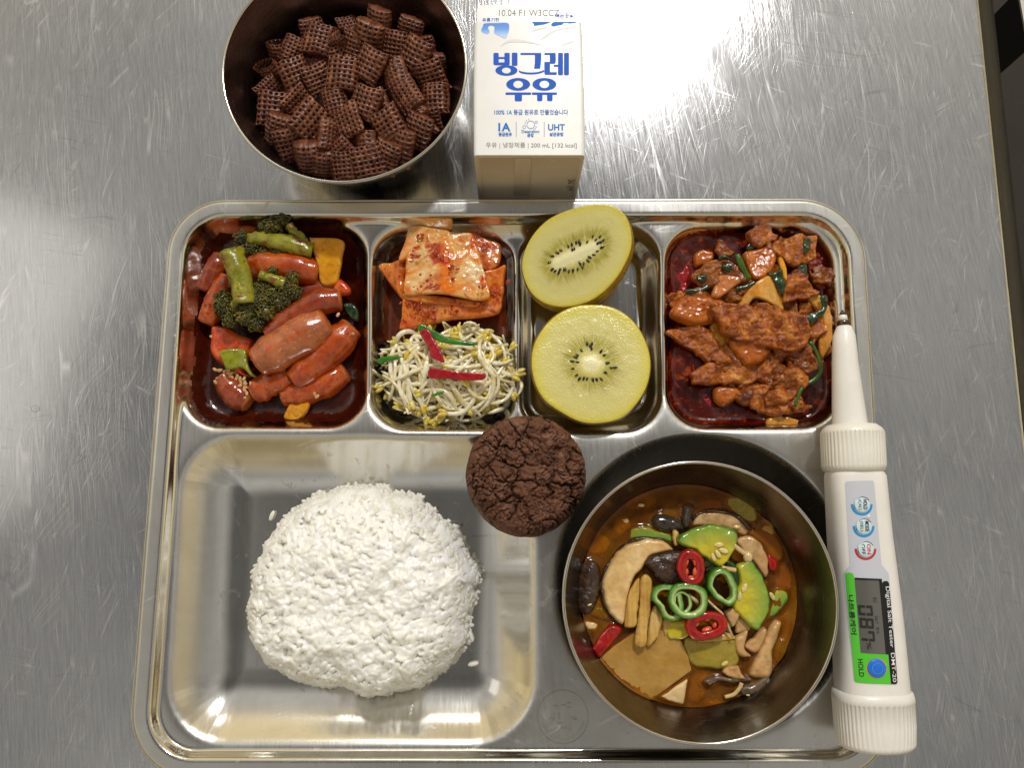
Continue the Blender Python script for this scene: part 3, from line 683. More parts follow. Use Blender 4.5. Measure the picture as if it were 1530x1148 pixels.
    sheet('green_field', z8([(90, 536), (104, 527), (120, 532), (126, 552), (154, 932), (288, 939), (302, 1087), (136, 1083), (130, 1076)]), green, .034, lbl)
    sheet('black_strip', z8([(262, 578), (270, 570), (288, 569), (298, 580), (336, 1078), (330, 1088), (302, 1087), (290, 940)]), black, .036, lbl)
    lcdm = NT('lcd_glass'); lcdm.set(Base_Color=lin('#5f5d58'), Roughness=.08, Coat_Weight=.6)
    lcd = sheet('display', z8([(127, 553), (258, 558), (290, 938), (155, 932)]), lcdm.m, .045)
    sheet('display_bezel', z8([(244, 557), (259, 558), (291, 938), (276, 937)]), plain('lcd_edge', '#171716', .15), .052, lcd); sheet('display_bezel', z8([(127, 553), (258, 558), (259, 568), (128, 563)]), plain('lcd_edge_top', '#20201f', .15), .052, lcd)
    seg = plain('lcd_segment', '#2a2a28', .3)
    def quadmap(a, b, c, d):   # u along reading (down), v upright (right)
        A, B, C, D = [P(*q, ZL) for q in z8([a, b, c, d])]
        return lambda u, v: A * (1 - u) * (1 - v) + B * u * (1 - v) + C * u * v + D * (1 - u) * v
    def ztext(name, s, a, b, c, d, mat, bold, off, par):
        """text in a quad of zoom pixels: a start-bottom, b end-bottom, c end-top, d start-top"""
        V, F = text_mesh(s, bold); lo, hi = V.min(0), V.max(0); u = ((V[:, 0] - lo[0]) / (hi[0] - lo[0]))[:, None]; w = ((V[:, 1] - lo[1]) / (hi[1] - lo[1]))[:, None]
        q = quadmap(a, b, c, d)(u, w); q[:, 2] = top(q[:, 0], q[:, 1]) + off; new(name, q, F, mat, par, sm=False)
    SEG = {'0': 'abcdef', '8': 'abcdefg', '7': 'abcf'}
    def digit(ch, a, b, c, d):
        qm = quadmap(a, b, c, d); w = .16; parts = []
        S7 = {'a': (.06, 1 - w, .94, 1), 'd': (.06, 0, .94, w), 'g': (.1, .5 - w / 2, .9, .5 + w / 2), 'f': (0, .54, .26, .97), 'b': (.74, .54, 1, .97), 'e': (0, .03, .26, .46), 'c': (.74, .03, 1, .46)}
        for s in SEG[ch]:
            u0, v0, u1, v1 = S7[s]; V = np.array([qm(u0, v0), qm(u1, v0), qm(u1, v1), qm(u0, v1)]); V[:, 2] = top(V[:, 0], V[:, 1]) + .056; parts.append((V, [(0, 1, 2, 3)]))
        new('digit', *merge(parts), seg, lcd, sm=False)
    digit('0', (142, 690), (145, 742), (214, 745), (210, 693)); digit('8', (148, 754), (151, 806), (218, 810), (215, 758)); digit('7', (153, 818), (157, 870), (223, 874), (219, 822))
    ztext('unit_sign', '%', (180, 876), (183, 914), (206, 914), (202, 876), seg, .01, .056, lcd)
    ztext('mode_text', 'SALT', (221, 744), (225, 784), (240, 784), (237, 744), seg, 0, .056, lcd); ztext('mode_text', '염도', (228, 800), (230, 836), (246, 836), (243, 800), seg, 0, .056, lcd); ztext('mode_text', '평균', (212, 650), (214, 678), (234, 678), (231, 650), seg, 0, .056, lcd)
    whitei = plain('white_ink', '#e9e9ec', .4); ink = plain('dark_ink', '#1c1d22', .4)
    ztext('model_text', 'Digital Salt Tester  DMT-20', (272, 598), (306, 1078), (330, 1076), (300, 596), whitei, .004, .05, lbl)
    ztext('maker_text', '나트륨케어', (101, 642), (116, 842), (138, 842), (122, 642), ink, .02, .05, lbl)
    ztext('hold_text', 'HOLD', (141, 964), (149, 1054), (171, 1052), (164, 963), ink, .012, .05, lbl)
    def disc(name, cx, cy, r, mat, off, par, hgt=.0):
        c0 = P(*z8([(cx, cy)])[0], ZL); rc = (P(*z8([(cx + r, cy)])[0], ZL) - c0)[0]; a = np.linspace(0, 2 * math.pi, 36, endpoint=False); rings = []
        z = float(top(np.array([c0[0]]), np.array([c0[1]]))[0])
        for k, h in ((1, -.05), (1, .0), (.96, .6), (.88, 1), (.001, 1)): rings.append(np.c_[c0[0] + rc * k * np.cos(a), c0[1] + rc * k * np.sin(a), np.full(36, z + off + hgt * h)])
        return new(name, *loft(rings), mat, par)
    def ring_(name, cx, cy, r0, r1, a0, a1, mat, off, par):
        o = z8(ell(cx, cy, r1, r1, 26, a0, a1)); i = z8(ell(cx, cy, r0, r0, 26, a0, a1)); n = 26
        V = np.concatenate((PX(o, ZL), PX(i, ZL))); V[:, 2] = top(V[:, 0], V[:, 1]) + off; F = [(j, j + 1, n + j + 1, n + j) for j in range(n - 1)]
        F = [f[::-1] for f in F]; new(name, V, F, mat, par, sm=False)
    bl = plain('ring_blue', '#1b8fd8', .35); rd = plain('ring_red', '#b8303c', .35); sil = NT('button_face'); sil.set(Base_Color=lin('#cfe4ee'), Roughness=.18, Coat_Weight=.5); cy_ = plain('button_cyan', '#9fd6ea', .25)
    for (cx, cy, mt, l1, l2, c1) in ((162, 184, bl, 'HOLD', '(CAL)', ink), (171, 294, bl, 'MODE', '(SEL)', ink), (180, 409, rd, 'ON', 'OFF', plain('red_print', '#d8404a', .4))):
        b = disc('button', cx, cy, 40, sil.m, .03, t, .05); ring_('button_ring', cx, cy + 2, 42, 53, -5, 185, mt, .03, b); ring_('button_edge', cx, cy, 37, 40, 150, 330, ink, .075 * 0 + .088, b)
        dz = .095
        ztext('button_text', l1, (cx + 2, cy - 28), (cx + 5, cy + 26), (cx + 25, cy + 24), (cx + 22, cy - 27), c1, .02, dz, b); ztext('button_text', l2, (cx - 26, cy - 27), (cx - 23, cy + 26), (cx - 4, cy + 26), (cx - 7, cy - 27), ink, .01, dz, b)
    disc('indicator', 195, 243, 8, whitei, .03, t, .02)
    hb = disc('hold_button', 231, 1008, 47, plain('button_blue', '#1f6fe0', .3, coat=.3), .04, t, .06); ring_('button_halo', 231, 1008, 46, 51, 0, 360, plain('halo_orange', '#d89a5a', .4), .045, hb); ring_('button_groove', 231, 1008, 24, 27, 0, 360, plain('groove_blue', '#4d96f2', .3), .115, hb)
    tag(t, 'white digital salt tester pen lying across the right edge of the tray', 'salt tester')
build_tester()
# ------------------------------------------------------------------ food materials
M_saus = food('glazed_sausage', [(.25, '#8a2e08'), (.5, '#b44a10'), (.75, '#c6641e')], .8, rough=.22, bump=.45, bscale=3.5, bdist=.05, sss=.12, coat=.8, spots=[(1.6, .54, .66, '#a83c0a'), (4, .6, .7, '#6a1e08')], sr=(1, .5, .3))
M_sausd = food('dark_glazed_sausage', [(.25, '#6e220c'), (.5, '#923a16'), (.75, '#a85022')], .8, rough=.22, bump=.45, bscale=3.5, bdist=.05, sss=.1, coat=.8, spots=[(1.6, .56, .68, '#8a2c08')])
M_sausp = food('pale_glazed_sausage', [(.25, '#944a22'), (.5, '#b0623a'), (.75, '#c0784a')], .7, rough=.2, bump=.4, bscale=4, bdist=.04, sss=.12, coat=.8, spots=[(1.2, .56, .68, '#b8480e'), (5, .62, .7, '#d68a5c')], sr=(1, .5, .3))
M_cut = food('sausage_cut_end', [(.3, '#9a4214'), (.7, '#bc6a2c')], 2, rough=.3, bump=.8, bscale=6, bdist=.05)
M_brocs = food('broccoli_stalk', [(.25, '#5e600e'), (.5, '#86851c'), (.72, '#a39a30'), (.85, '#9a661c')], .9, rough=.22, bump=.7, bscale=5, bdist=.05, sss=.1, coat=.4, spots=[(1.3, .55, .68, '#7c4a10'), (3, .6, .7, '#3c3208')], sr=(1, 1, .3))
M_brocf = food('broccoli_bud', [(.3, '#23260a'), (.5, '#4a480f'), (.65, '#6e5f16'), (.8, '#8a6420')], 1.1, rough=.3, bump=.5, bscale=14, coat=.4)
M_yel = food('yellow_pepper', [(.3, '#c8820c'), (.55, '#dd9a17'), (.8, '#e8ad33')], 1, rough=.2, bump=.4, bscale=5, sss=.2, coat=.5, spots=[(2, .6, .7, '#b8560c')])
M_orange = food('glazed_carrot', [(.3, '#b83408'), (.55, '#d1500e'), (.8, '#e06a1e')], .9, rough=.16, bump=.3, bscale=5, sss=.25, coat=.7)
M_gpep = food('green_pepper_glazed', [(.3, '#6f7410'), (.6, '#8f911c'), (.8, '#a89a2e')], 1, rough=.2, bump=.3, sss=.1, coat=.6)
M_saucd = food('dark_sauce', [(.3, '#240904'), (.6, '#421206'), (.8, '#60240a')], .5, rough=.1, bump=.5, bscale=2.2, bdist=.05, coat=.1)
M_sesame = food('sesame', [(.3, '#b98a55'), (.7, '#d6b07c')], 6, rough=.4, bump=.1, coat=.2)
M_kim = food('kimchi_cabbage', [(.2, '#cf7a24'), (.42, '#e2a85a'), (.6, '#ebcb96'), (.8, '#f0dcb8')], .6, rough=.2, bump=.6, bscale=3.2, bdist=.06, sss=.25, coat=.5, dist=1.2, spots=[(.8, .44, .60, '#e07818'), (1.1, .55, .64, '#bc3c06'), (7, .70, .74, '#8a1d04')], sr=(1, .6, .3))
M_kimr = food('kimchi_cabbage_red', [(.2, '#bc4a0c'), (.5, '#d8751e'), (.8, '#e4a050')], .8, rough=.22, bump=.4, bscale=4, bdist=.04, sss=.3, coat=.5, dist=.8, spots=[(1.5, .52, .64, '#a82c06'), (7, .66, .72, '#7a1804')], sr=(1, .6, .3))
M_flake = food('chili_flake', [(.3, '#8a1a04'), (.7, '#b83a0c')], 5, rough=.3, coat=.4)
M_juice = food('kimchi_juice', [(.3, '#4a1c0a'), (.7, '#6e3014')], .7, rough=.1, bump=.3, bscale=2, coat=.1)
M_spr = food('sprout_stem', [(.3, '#c8b47a'), (.42, '#e2d3a4'), (.55, '#efe7c8'), (.75, '#f8f4e4')], .8, rough=.14, bump=.2, bscale=4, coat=.6)
M_sprh = food('sprout_bean', [(.3, '#cdb02c'), (.5, '#dcc658'), (.75, '#e4d896')], 1.6, rough=.28, bump=.2, sss=.3, coat=.3)
M_redst = food('red_chili_strip', [(.3, '#8a0d16'), (.7, '#b01a24')], 1.4, rough=.18, bump=.2, coat=.5, sss=.1)
M_grnst = food('green_leek_strip', [(.3, '#1f5a10'), (.7, '#3f8a22')], 1.4, rough=.25, bump=.3, coat=.4, sss=.1)
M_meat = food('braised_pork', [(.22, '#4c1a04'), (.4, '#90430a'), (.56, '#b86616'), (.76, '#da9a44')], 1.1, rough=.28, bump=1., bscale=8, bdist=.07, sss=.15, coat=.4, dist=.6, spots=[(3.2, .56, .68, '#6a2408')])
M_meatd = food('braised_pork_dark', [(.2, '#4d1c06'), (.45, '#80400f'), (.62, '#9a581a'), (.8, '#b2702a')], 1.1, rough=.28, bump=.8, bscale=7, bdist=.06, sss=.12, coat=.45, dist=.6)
M_pot = food('braised_potato', [(.25, '#8f3f06'), (.5, '#b25c0a'), (.75, '#c47416')], .7, rough=.3, bump=.5, bscale=5, bdist=.04, sss=.25, coat=.35, spots=[(2.2, .56, .68, '#8f3a08')])
M_onion = food('braised_onion', [(.25, '#b8690f'), (.5, '#d09030'), (.78, '#dcb46a')], .5, rough=.17, bump=.3, bscale=3, sss=.35, coat=.6)
M_chive = food('wilted_chive', [(.3, '#0f2008'), (.7, '#254214')], 2, rough=.2, bump=.5, bscale=6, coat=.5)
M_chivb = food('bright_chive', [(.3, '#2a4c0c'), (.7, '#45701c')], 2, rough=.22, bump=.3, coat=.4)
M_redoil = food('red_chili_oil', [(.3, '#2a0603'), (.55, '#4c0e05'), (.8, '#742208')], .6, rough=.05, bump=.45, bscale=2.2, bdist=.05, coat=.1, spots=[(2.4, .58, .70, '#9a3a0a')])

def T(o, label, cat, group=None, kind=None): return tag(o, label, cat, group, kind)

# ------------------------------------------------------------------ sausage dish
def well_pool(name, px, z, mat, label, cat, res=.12, amp=.01, kind=None):
    w = catmull(PX(px, z)[:, :2], 60, True); xy, Q, d = grid_fill(w, res)
    zz = z + amp * noise(np.c_[xy, np.zeros(len(xy))], 1.2, 3, 2)
    o = new(name, np.c_[xy, zz], Q, mat); tag(o, label, cat, None, kind); return o
def film(name, key, z0, mat, label, cat, edge=.12, rag=.35, sel=None, seed=0, amp=.012):
    """Sauce lying in a well: a level pool that runs out into a thin film up the walls."""
    poly = TRAY[key]; xy, Q, d = grid_fill(poly, .075); tz = TRAY['z'](xy[:, 0], xy[:, 1]); n3 = np.c_[xy, np.zeros(len(xy))]
    lim = edge + rag * (.5 + .5 * noise(n3, .9, seed, 3)); keepv = d > lim
    if sel is not None: keepv &= sel(xy, n3)
    Q = Q[keepv[Q].all(1)]; used = np.unique(Q); rm = np.full(len(xy), -1); rm[used] = np.arange(len(used))
    za, zb = z0 + amp * noise(n3, 1.2, 3, 2), tz + .02 + .015 * noise(n3, 2.5, seed + 3, 2); hh = np.maximum(.35 - np.abs(za - zb), 0) / .35; z = np.maximum(za, zb) + hh ** 2 * .35 * .25
    o = new(name, np.c_[xy, z][used], rm[Q], mat); tag(o, label, cat); return o
film('sausage_sauce', 'A', .6, M_saucd, 'dark red brown glossy sauce under the sausages and broccoli', 'sauce', seed=4)

def sausage(pts, r, zs, mat, label, cut=True, seed=0, endr=.82):
    path = np.array([P(x, y, z) for (x, y), z in zip(Z3(pts), zs)]); n = 26; path = catmull(path, n)
    L = np.concatenate(([0], np.cumsum(np.linalg.norm(np.diff(path, axis=0), axis=1)))); L /= L[-1]
    r = r * 1.3; e = np.minimum(L, 1 - L); rad = r * (endr + (1 - endr) * smooth(0, .22, e)) * (1 + .05 * noise(np.c_[L * 6, np.full(n, seed), np.zeros(n)], 1, seed))
    V, F = tube(path, rad, 24, caps=False); V += .075 * (noise(V, 1.7, seed, 3)[:, None]) * (V - np.repeat(path, 24, 0)) / r
    t = new('sausage_piece', V, F, mat)
    for k, sgn in ((0, -1), (n - 1, 1)):
        ringv = V[k * 24:(k + 1) * 24]; c = ringv.mean(0); d = path[k] - path[k - 1 if k else 1]; d /= np.linalg.norm(d)
        rs = [ringv] + [c + (ringv - c) * q + d * r * h + .03 * noise(ringv * 3 + q, 2, seed)[:, None] * d for q, h in ((.93, .10), (.75, .17), (.4, .2), (.02, .19))]
        CV, CF = loft(rs, True, (False, False)); CF = CF if sgn > 0 else [f[::-1] for f in CF]
        new('cut_end', CV, CF, M_cut if cut else mat, t)
    T(t, label, 'sausage', 'cut sausages in the top left compartment'); return t
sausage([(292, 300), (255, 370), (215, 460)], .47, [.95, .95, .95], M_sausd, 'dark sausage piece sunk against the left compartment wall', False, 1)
sausage([(322, 400), (275, 500), (222, 610)], .50, [1.35, 1.3, 1.2], M_saus, 'red sausage piece with ragged end left of the big broccoli', True, 2)
sausage([(440, 348), (590, 350), (745, 376)], .70, [1.55, 1.6, 1.45], M_saus, 'thick sausage piece between the two broccoli florets and the yellow pepper', True, 3)
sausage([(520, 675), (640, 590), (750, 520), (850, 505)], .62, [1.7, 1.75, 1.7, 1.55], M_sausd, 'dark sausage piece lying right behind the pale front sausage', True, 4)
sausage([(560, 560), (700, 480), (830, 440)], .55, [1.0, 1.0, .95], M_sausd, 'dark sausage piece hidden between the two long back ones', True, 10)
sausage([(500, 740), (620, 800), (760, 830)], .55, [.9, .9, .9], M_saus, 'sausage piece buried below the front of the pile', True, 11)
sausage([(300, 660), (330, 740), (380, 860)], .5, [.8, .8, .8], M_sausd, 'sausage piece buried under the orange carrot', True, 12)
sausage([(470, 800), (600, 720), (785, 615)], .82, [2.0, 2.05, 1.95], M_sausp, 'pale thick sausage piece lying on top at the front of the pile', True, 5)
sausage([(645, 885), (780, 770), (905, 640)], .68, [1.25, 1.35, 1.35], M_saus, 'long red sausage piece below the pale front sausage', True, 6)
sausage([(590, 965), (740, 925), (875, 850)], .60, [.75, .8, .8], M_saus, 'low sausage piece nearest the bottom right of the dish', True, 7)
sausage([(450, 950), (520, 905), (610, 865)], .56, [1.0, 1.1, 1.15], M_saus, 'short split sausage piece beside the sesame covered one', True, 8)
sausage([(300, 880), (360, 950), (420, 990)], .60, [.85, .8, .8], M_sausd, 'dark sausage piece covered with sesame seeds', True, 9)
T(slab('carrot_piece', Z3([(245, 690), (255, 635), (320, 640), (400, 680), (450, 700), (440, 760), (400, 840), (440, 870), (395, 872), (330, 835), (270, 800), (240, 750)]), 1.15, .5, M_orange, er=.35, nz=.06, ns=1.5, tilt=(.05, .1)), 'glossy orange carrot piece under the green pepper bit', 'carrot')
T(slab('carrot_piece', Z3([(820, 455), (855, 405), (905, 450), (900, 480), (850, 485)]), 1.35, .35, M_orange, er=.25, nz=.05), 'small orange carrot bit right of the thick sausages', 'carrot')
T(slab('green_pepper_piece', Z3([(285, 762), (315, 740), (400, 738), (415, 800), (435, 845), (462, 875), (430, 868), (385, 830), (320, 838), (300, 800)]), 1.72, .14, M_gpep, er=.12, wave=lambda x, y: .25 * np.abs(x) - .1, nz=.03), 'small green pepper piece lying on the orange carrot', 'green pepper')
T(slab('yellow_pepper_piece', Z3([(712, 222), (735, 213), (868, 220), (866, 300), (850, 380), (830, 425), (762, 430), (745, 330)]), 1.85, .22, M_yel, er=.16, tilt=(-.1, .12), curl=-.05, nz=.03, ns=1.2), 'flat yellow pepper piece at the top right of the sausages', 'yellow pepper')
T(slab('yellow_pepper_piece', Z3([(585, 1065), (605, 1020), (640, 985), (712, 990), (700, 1040), (660, 1078), (615, 1085)]), .85, .2, M_yel, er=.14, nz=.04, tilt=(0, .15)), 'yellow pepper piece in the sauce below the sausages', 'yellow pepper')
T(slab('green_pepper_piece', Z3([(870, 530), (915, 520), (945, 560), (940, 610), (900, 590)]), 1.2, .2, M_chive, er=.12, nz=.05), 'dark wilted green bit at the right wall of the sausage dish', 'green pepper')

def broccoli(stems, florets, label):
    t = empty('broccoli_floret', stems[0][0][0])
    for pts, rad, fl in stems:
        V, F = tube(pts, rad, 14, 18, flat=fl); V = V + .13 * noise(V * (1, 1, .6), 1.9, 4, 3)[:, None] + .05 * noise(V, 6, 14, 2)[:, None]
        new('stalk', V, F, M_brocs, t)
    r = random.Random(9)
    for c, R, n in florets:
        parts = [ball(c, np.array(R) * .8, 12, 8)]
        for i in range(n):
            u = r.uniform(-.15, 1); a = r.uniform(0, 6.283); q = math.sqrt(max(0, 1 - u * u)); p = np.array((q * math.cos(a), q * math.sin(a), u)); s = r.uniform(.045, .085)
            lump = 1 + .16 * math.sin(5 * a) * q
            parts.append(ball(c + p * np.array(R) * .9 * lump, s * np.array((1, 1, 1.2)), 6, 4))
        new('bud_head', *merge(parts), M_brocf, t)
    T(t, label, 'broccoli', 'broccoli florets in the top left compartment')
p3 = lambda x, y, z: P(*Z3([(x, y)])[0], z)
broccoli([([p3(335, 272, 3.1), p3(360, 340, 3.1), p3(385, 420, 3.0), p3(400, 520, 2.85)], [.68, .62, .6, .66], .8),
          ([p3(470, 385, 2.95), p3(530, 405, 2.85), p3(590, 425, 2.7)], [.24, .26, .34], .9), ([p3(395, 440, 2.8), p3(370, 500, 2.7), p3(345, 540, 2.6)], [.3, .24, .25], .9)],
         [(p3(420, 545, 2.5), (.62, .6, .45), 190), (p3(475, 455, 2.45), (.6, .55, .4), 150), (p3(530, 470, 2.4), (.6, .55, .45), 160), (p3(350, 545, 2.4), (.6, .5, .4), 160), (p3(480, 520, 2.55), (.55, .5, .45), 150), (p3(585, 500, 2.3), (.55, .5, .45), 140), (p3(300, 500, 2.35), (.5, .5, .5), 140), (p3(640, 470, 2.25), (.45, .5, .45), 120), (p3(300, 540, 2.45), (.55, .6, .5), 150), (p3(330, 600, 2.4), (.45, .42, .45), 130), (p3(400, 590, 2.5), (.55, .5, .5), 170), (p3(455, 625, 2.35), (.5, .4, .45), 130), (p3(500, 565, 2.45), (.55, .5, .5), 160), (p3(560, 520, 2.35), (.5, .5, .5), 150), (p3(600, 450, 2.45), (.55, .52, .5), 170), (p3(630, 405, 2.4), (.4, .42, .42), 110), (p3(535, 365, 2.75), (.28, .2, .25), 50), (p3(450, 500, 2.6), (.5, .5, .4), 140)],
         'large broccoli floret with pale green stalk lying upside down in the middle')
broccoli([([p3(420, 215, 2.0), p3(520, 215, 2.3), p3(620, 240, 2.3), p3(725, 265, 2.15)], [.36, .46, .48, .42], .8), ([p3(610, 150, 2.2), p3(650, 190, 2.2), p3(690, 230, 2.1)], [.3, .28, .25], .8)],
         [(p3(390, 215, 1.95), (.5, .5, .45), 130), (p3(430, 265, 1.95), (.5, .42, .42), 130), (p3(490, 285, 1.9), (.45, .35, .4), 110), (p3(540, 150, 2.35), (.62, .5, .5), 170), (p3(580, 125, 2.3), (.42, .36, .42), 110), (p3(500, 160, 2.1), (.42, .35, .4), 100), (p3(560, 275, 2.0), (.45, .25, .35), 90)],
         'broccoli floret lying on its side at the back of the sausages')
def sesame():
    r = random.Random(5); parts = []; pts = []
    pp = Z3([(262, 830), (300, 840), (370, 860), (410, 890), (400, 940), (340, 960), (300, 920)])
    for i in range(70):
        x, y = r.uniform(258, 410), r.uniform(830, 975)
        if abs((y - 835) - (x - 258) * .75) > 62: continue
        pts.append((x, y, 1.38 + r.uniform(-.08, .08)))
    for x, y, z in ((235, 470, 1.8), (232, 480, 1.7), (570, 660, 2.7), (845, 575, 2.3), (735, 955, 1.45), (745, 965, 1.4), (912, 665, 1.9), (690, 880, 1.8), (620, 150, 2.8), (410, 950, 1.5), (430, 905, 1.6), (245, 680, 1.5)): pts.append((x, y, z))
    for x, y, z in pts:
        a = r.uniform(0, 3.14); b = r.uniform(-.5, .5); R = Matrix.Rotation(a, 3, 'Z') @ Matrix.Rotation(b, 3, 'Y'); parts.append(ball(p3(x, y, z), (.165, .095, .06), 8, 6, R))
    o = new('sesame_seeds', *merge(parts), M_sesame); tag(o, 'toasted sesame seeds sprinkled over the sausage dish', None, None, 'stuff')
sesame()

# ------------------------------------------------------------------ kimchi
yk = P(672, 505, 1)[1]
film('kimchi_juice', 'B1', .42, M_juice, 'thin brown red juice under the kimchi', 'kimchi juice', seed=7, rag=.5, sel=lambda xy, n3: xy[:, 1] > yk + .8 * noise(n3, .6, 9, 2))
KG = 'cut kimchi leaves stacked above the bean sprouts'
def kim(pts, z, th, mat, label, **k): return T(slab('kimchi_piece', Z4(pts), z, th, mat, er=k.pop('er', .14), res=.06, nz=k.pop('nz', .05), ns=1.6, **k), label, 'kimchi', KG)
kim([(235, 152), (330, 160), (425, 182), (415, 230), (300, 265), (215, 325), (178, 322), (205, 235)], 1.7, .3, M_kim, 'pale kimchi leaf at the back left of the stack', tilt=(.05, -.15))
kim([(500, 190), (560, 200), (610, 222), (662, 245), (657, 340), (600, 375), (520, 320)], 1.5, .3, M_kimr, 'kimchi leaf sticking out behind the stack at right', tilt=(.0, -.1))
kim([(80, 345), (140, 325), (210, 325), (225, 400), (208, 508), (165, 468), (110, 392)], 1.35, .25, M_kimr, 'narrow kimchi strip pointing left from the stack', tilt=(.1, .0), wave=lambda x, y: .12 * np.sin(6 * x))
kim([(205, 480), (260, 500), (350, 520), (560, 512), (672, 445), (672, 505), (655, 572), (560, 590), (440, 602), (350, 620), (192, 655), (192, 590)], 1.5, .34, M_kimr, 'wide orange kimchi leaf at the bottom of the stack', tilt=(.0, .08), wave=lambda x, y: .12 * np.cos(2.2 * x))
kim([(575, 385), (640, 360), (688, 340), (682, 400), (672, 455), (610, 505)], 1.7, .25, M_kimr, 'small kimchi leaf tip at the right of the stack', tilt=(-.1, .1))
kim([(205, 470), (300, 478), (420, 492), (560, 512), (540, 540), (380, 530), (220, 510)], 1.9, .18, M_kimr, 'red kimchi layer just under the top leaf', tilt=(0, .1))
kim([(222, 262), (300, 232), (380, 205), (470, 188), (522, 184), (548, 230), (575, 330), (600, 420), (612, 488), (570, 506), (480, 495), (380, 480), (290, 475), (205, 474), (206, 380)], 2.4, .16, M_kim, 'large glossy kimchi leaf on top of the stack', er=.1, tilt=(.02, .03), ridge=.03, wave=lambda x, y: .16 * np.cos(1.7 * x + .4) + .12 * smooth(.2, 1.6, y) * -1, nz=.04)
def flakes():
    r = random.Random(8); parts = []
    spots = [((370, 280), 26, 45, 2.85), ((440, 360), 10, 22, 2.85), ((285, 205), 12, 22, 2.2), ((250, 520), 26, 40, 2.0), ((300, 560), 34, 45, 2.0), ((560, 445), 10, 20, 2.85), ((630, 480), 10, 30, 2.1), ((540, 200), 16, 30, 2.3), ((590, 240), 14, 30, 2.1), ((260, 290), 14, 28, 2.75), ((440, 400), 7, 10, 2.85), ((310, 420), 12, 45, 2.8), ((400, 545), 14, 60, 2.05), ((690, 420), 8, 12, 2.0), ((520, 520), 14, 40, 2.1)]
    for (cx, cy), n, sp, z in spots:
        for i in range(n):
            s = r.uniform(.025, .085); x, y = r.gauss(cx, sp * .6), r.gauss(cy, sp * .35)
            parts.append(ball(P(*Z4([(x, y)])[0], z + r.uniform(-.06, .0)), (s * r.uniform(.7, 1.6), s, .03), 6, 4, Matrix.Rotation(r.uniform(0, 3), 3, 'Z')))
    o = new('chili_flakes', *merge(parts), M_flake); tag(o, 'red chili flakes stuck to the kimchi leaves', None, None, 'stuff')
flakes()

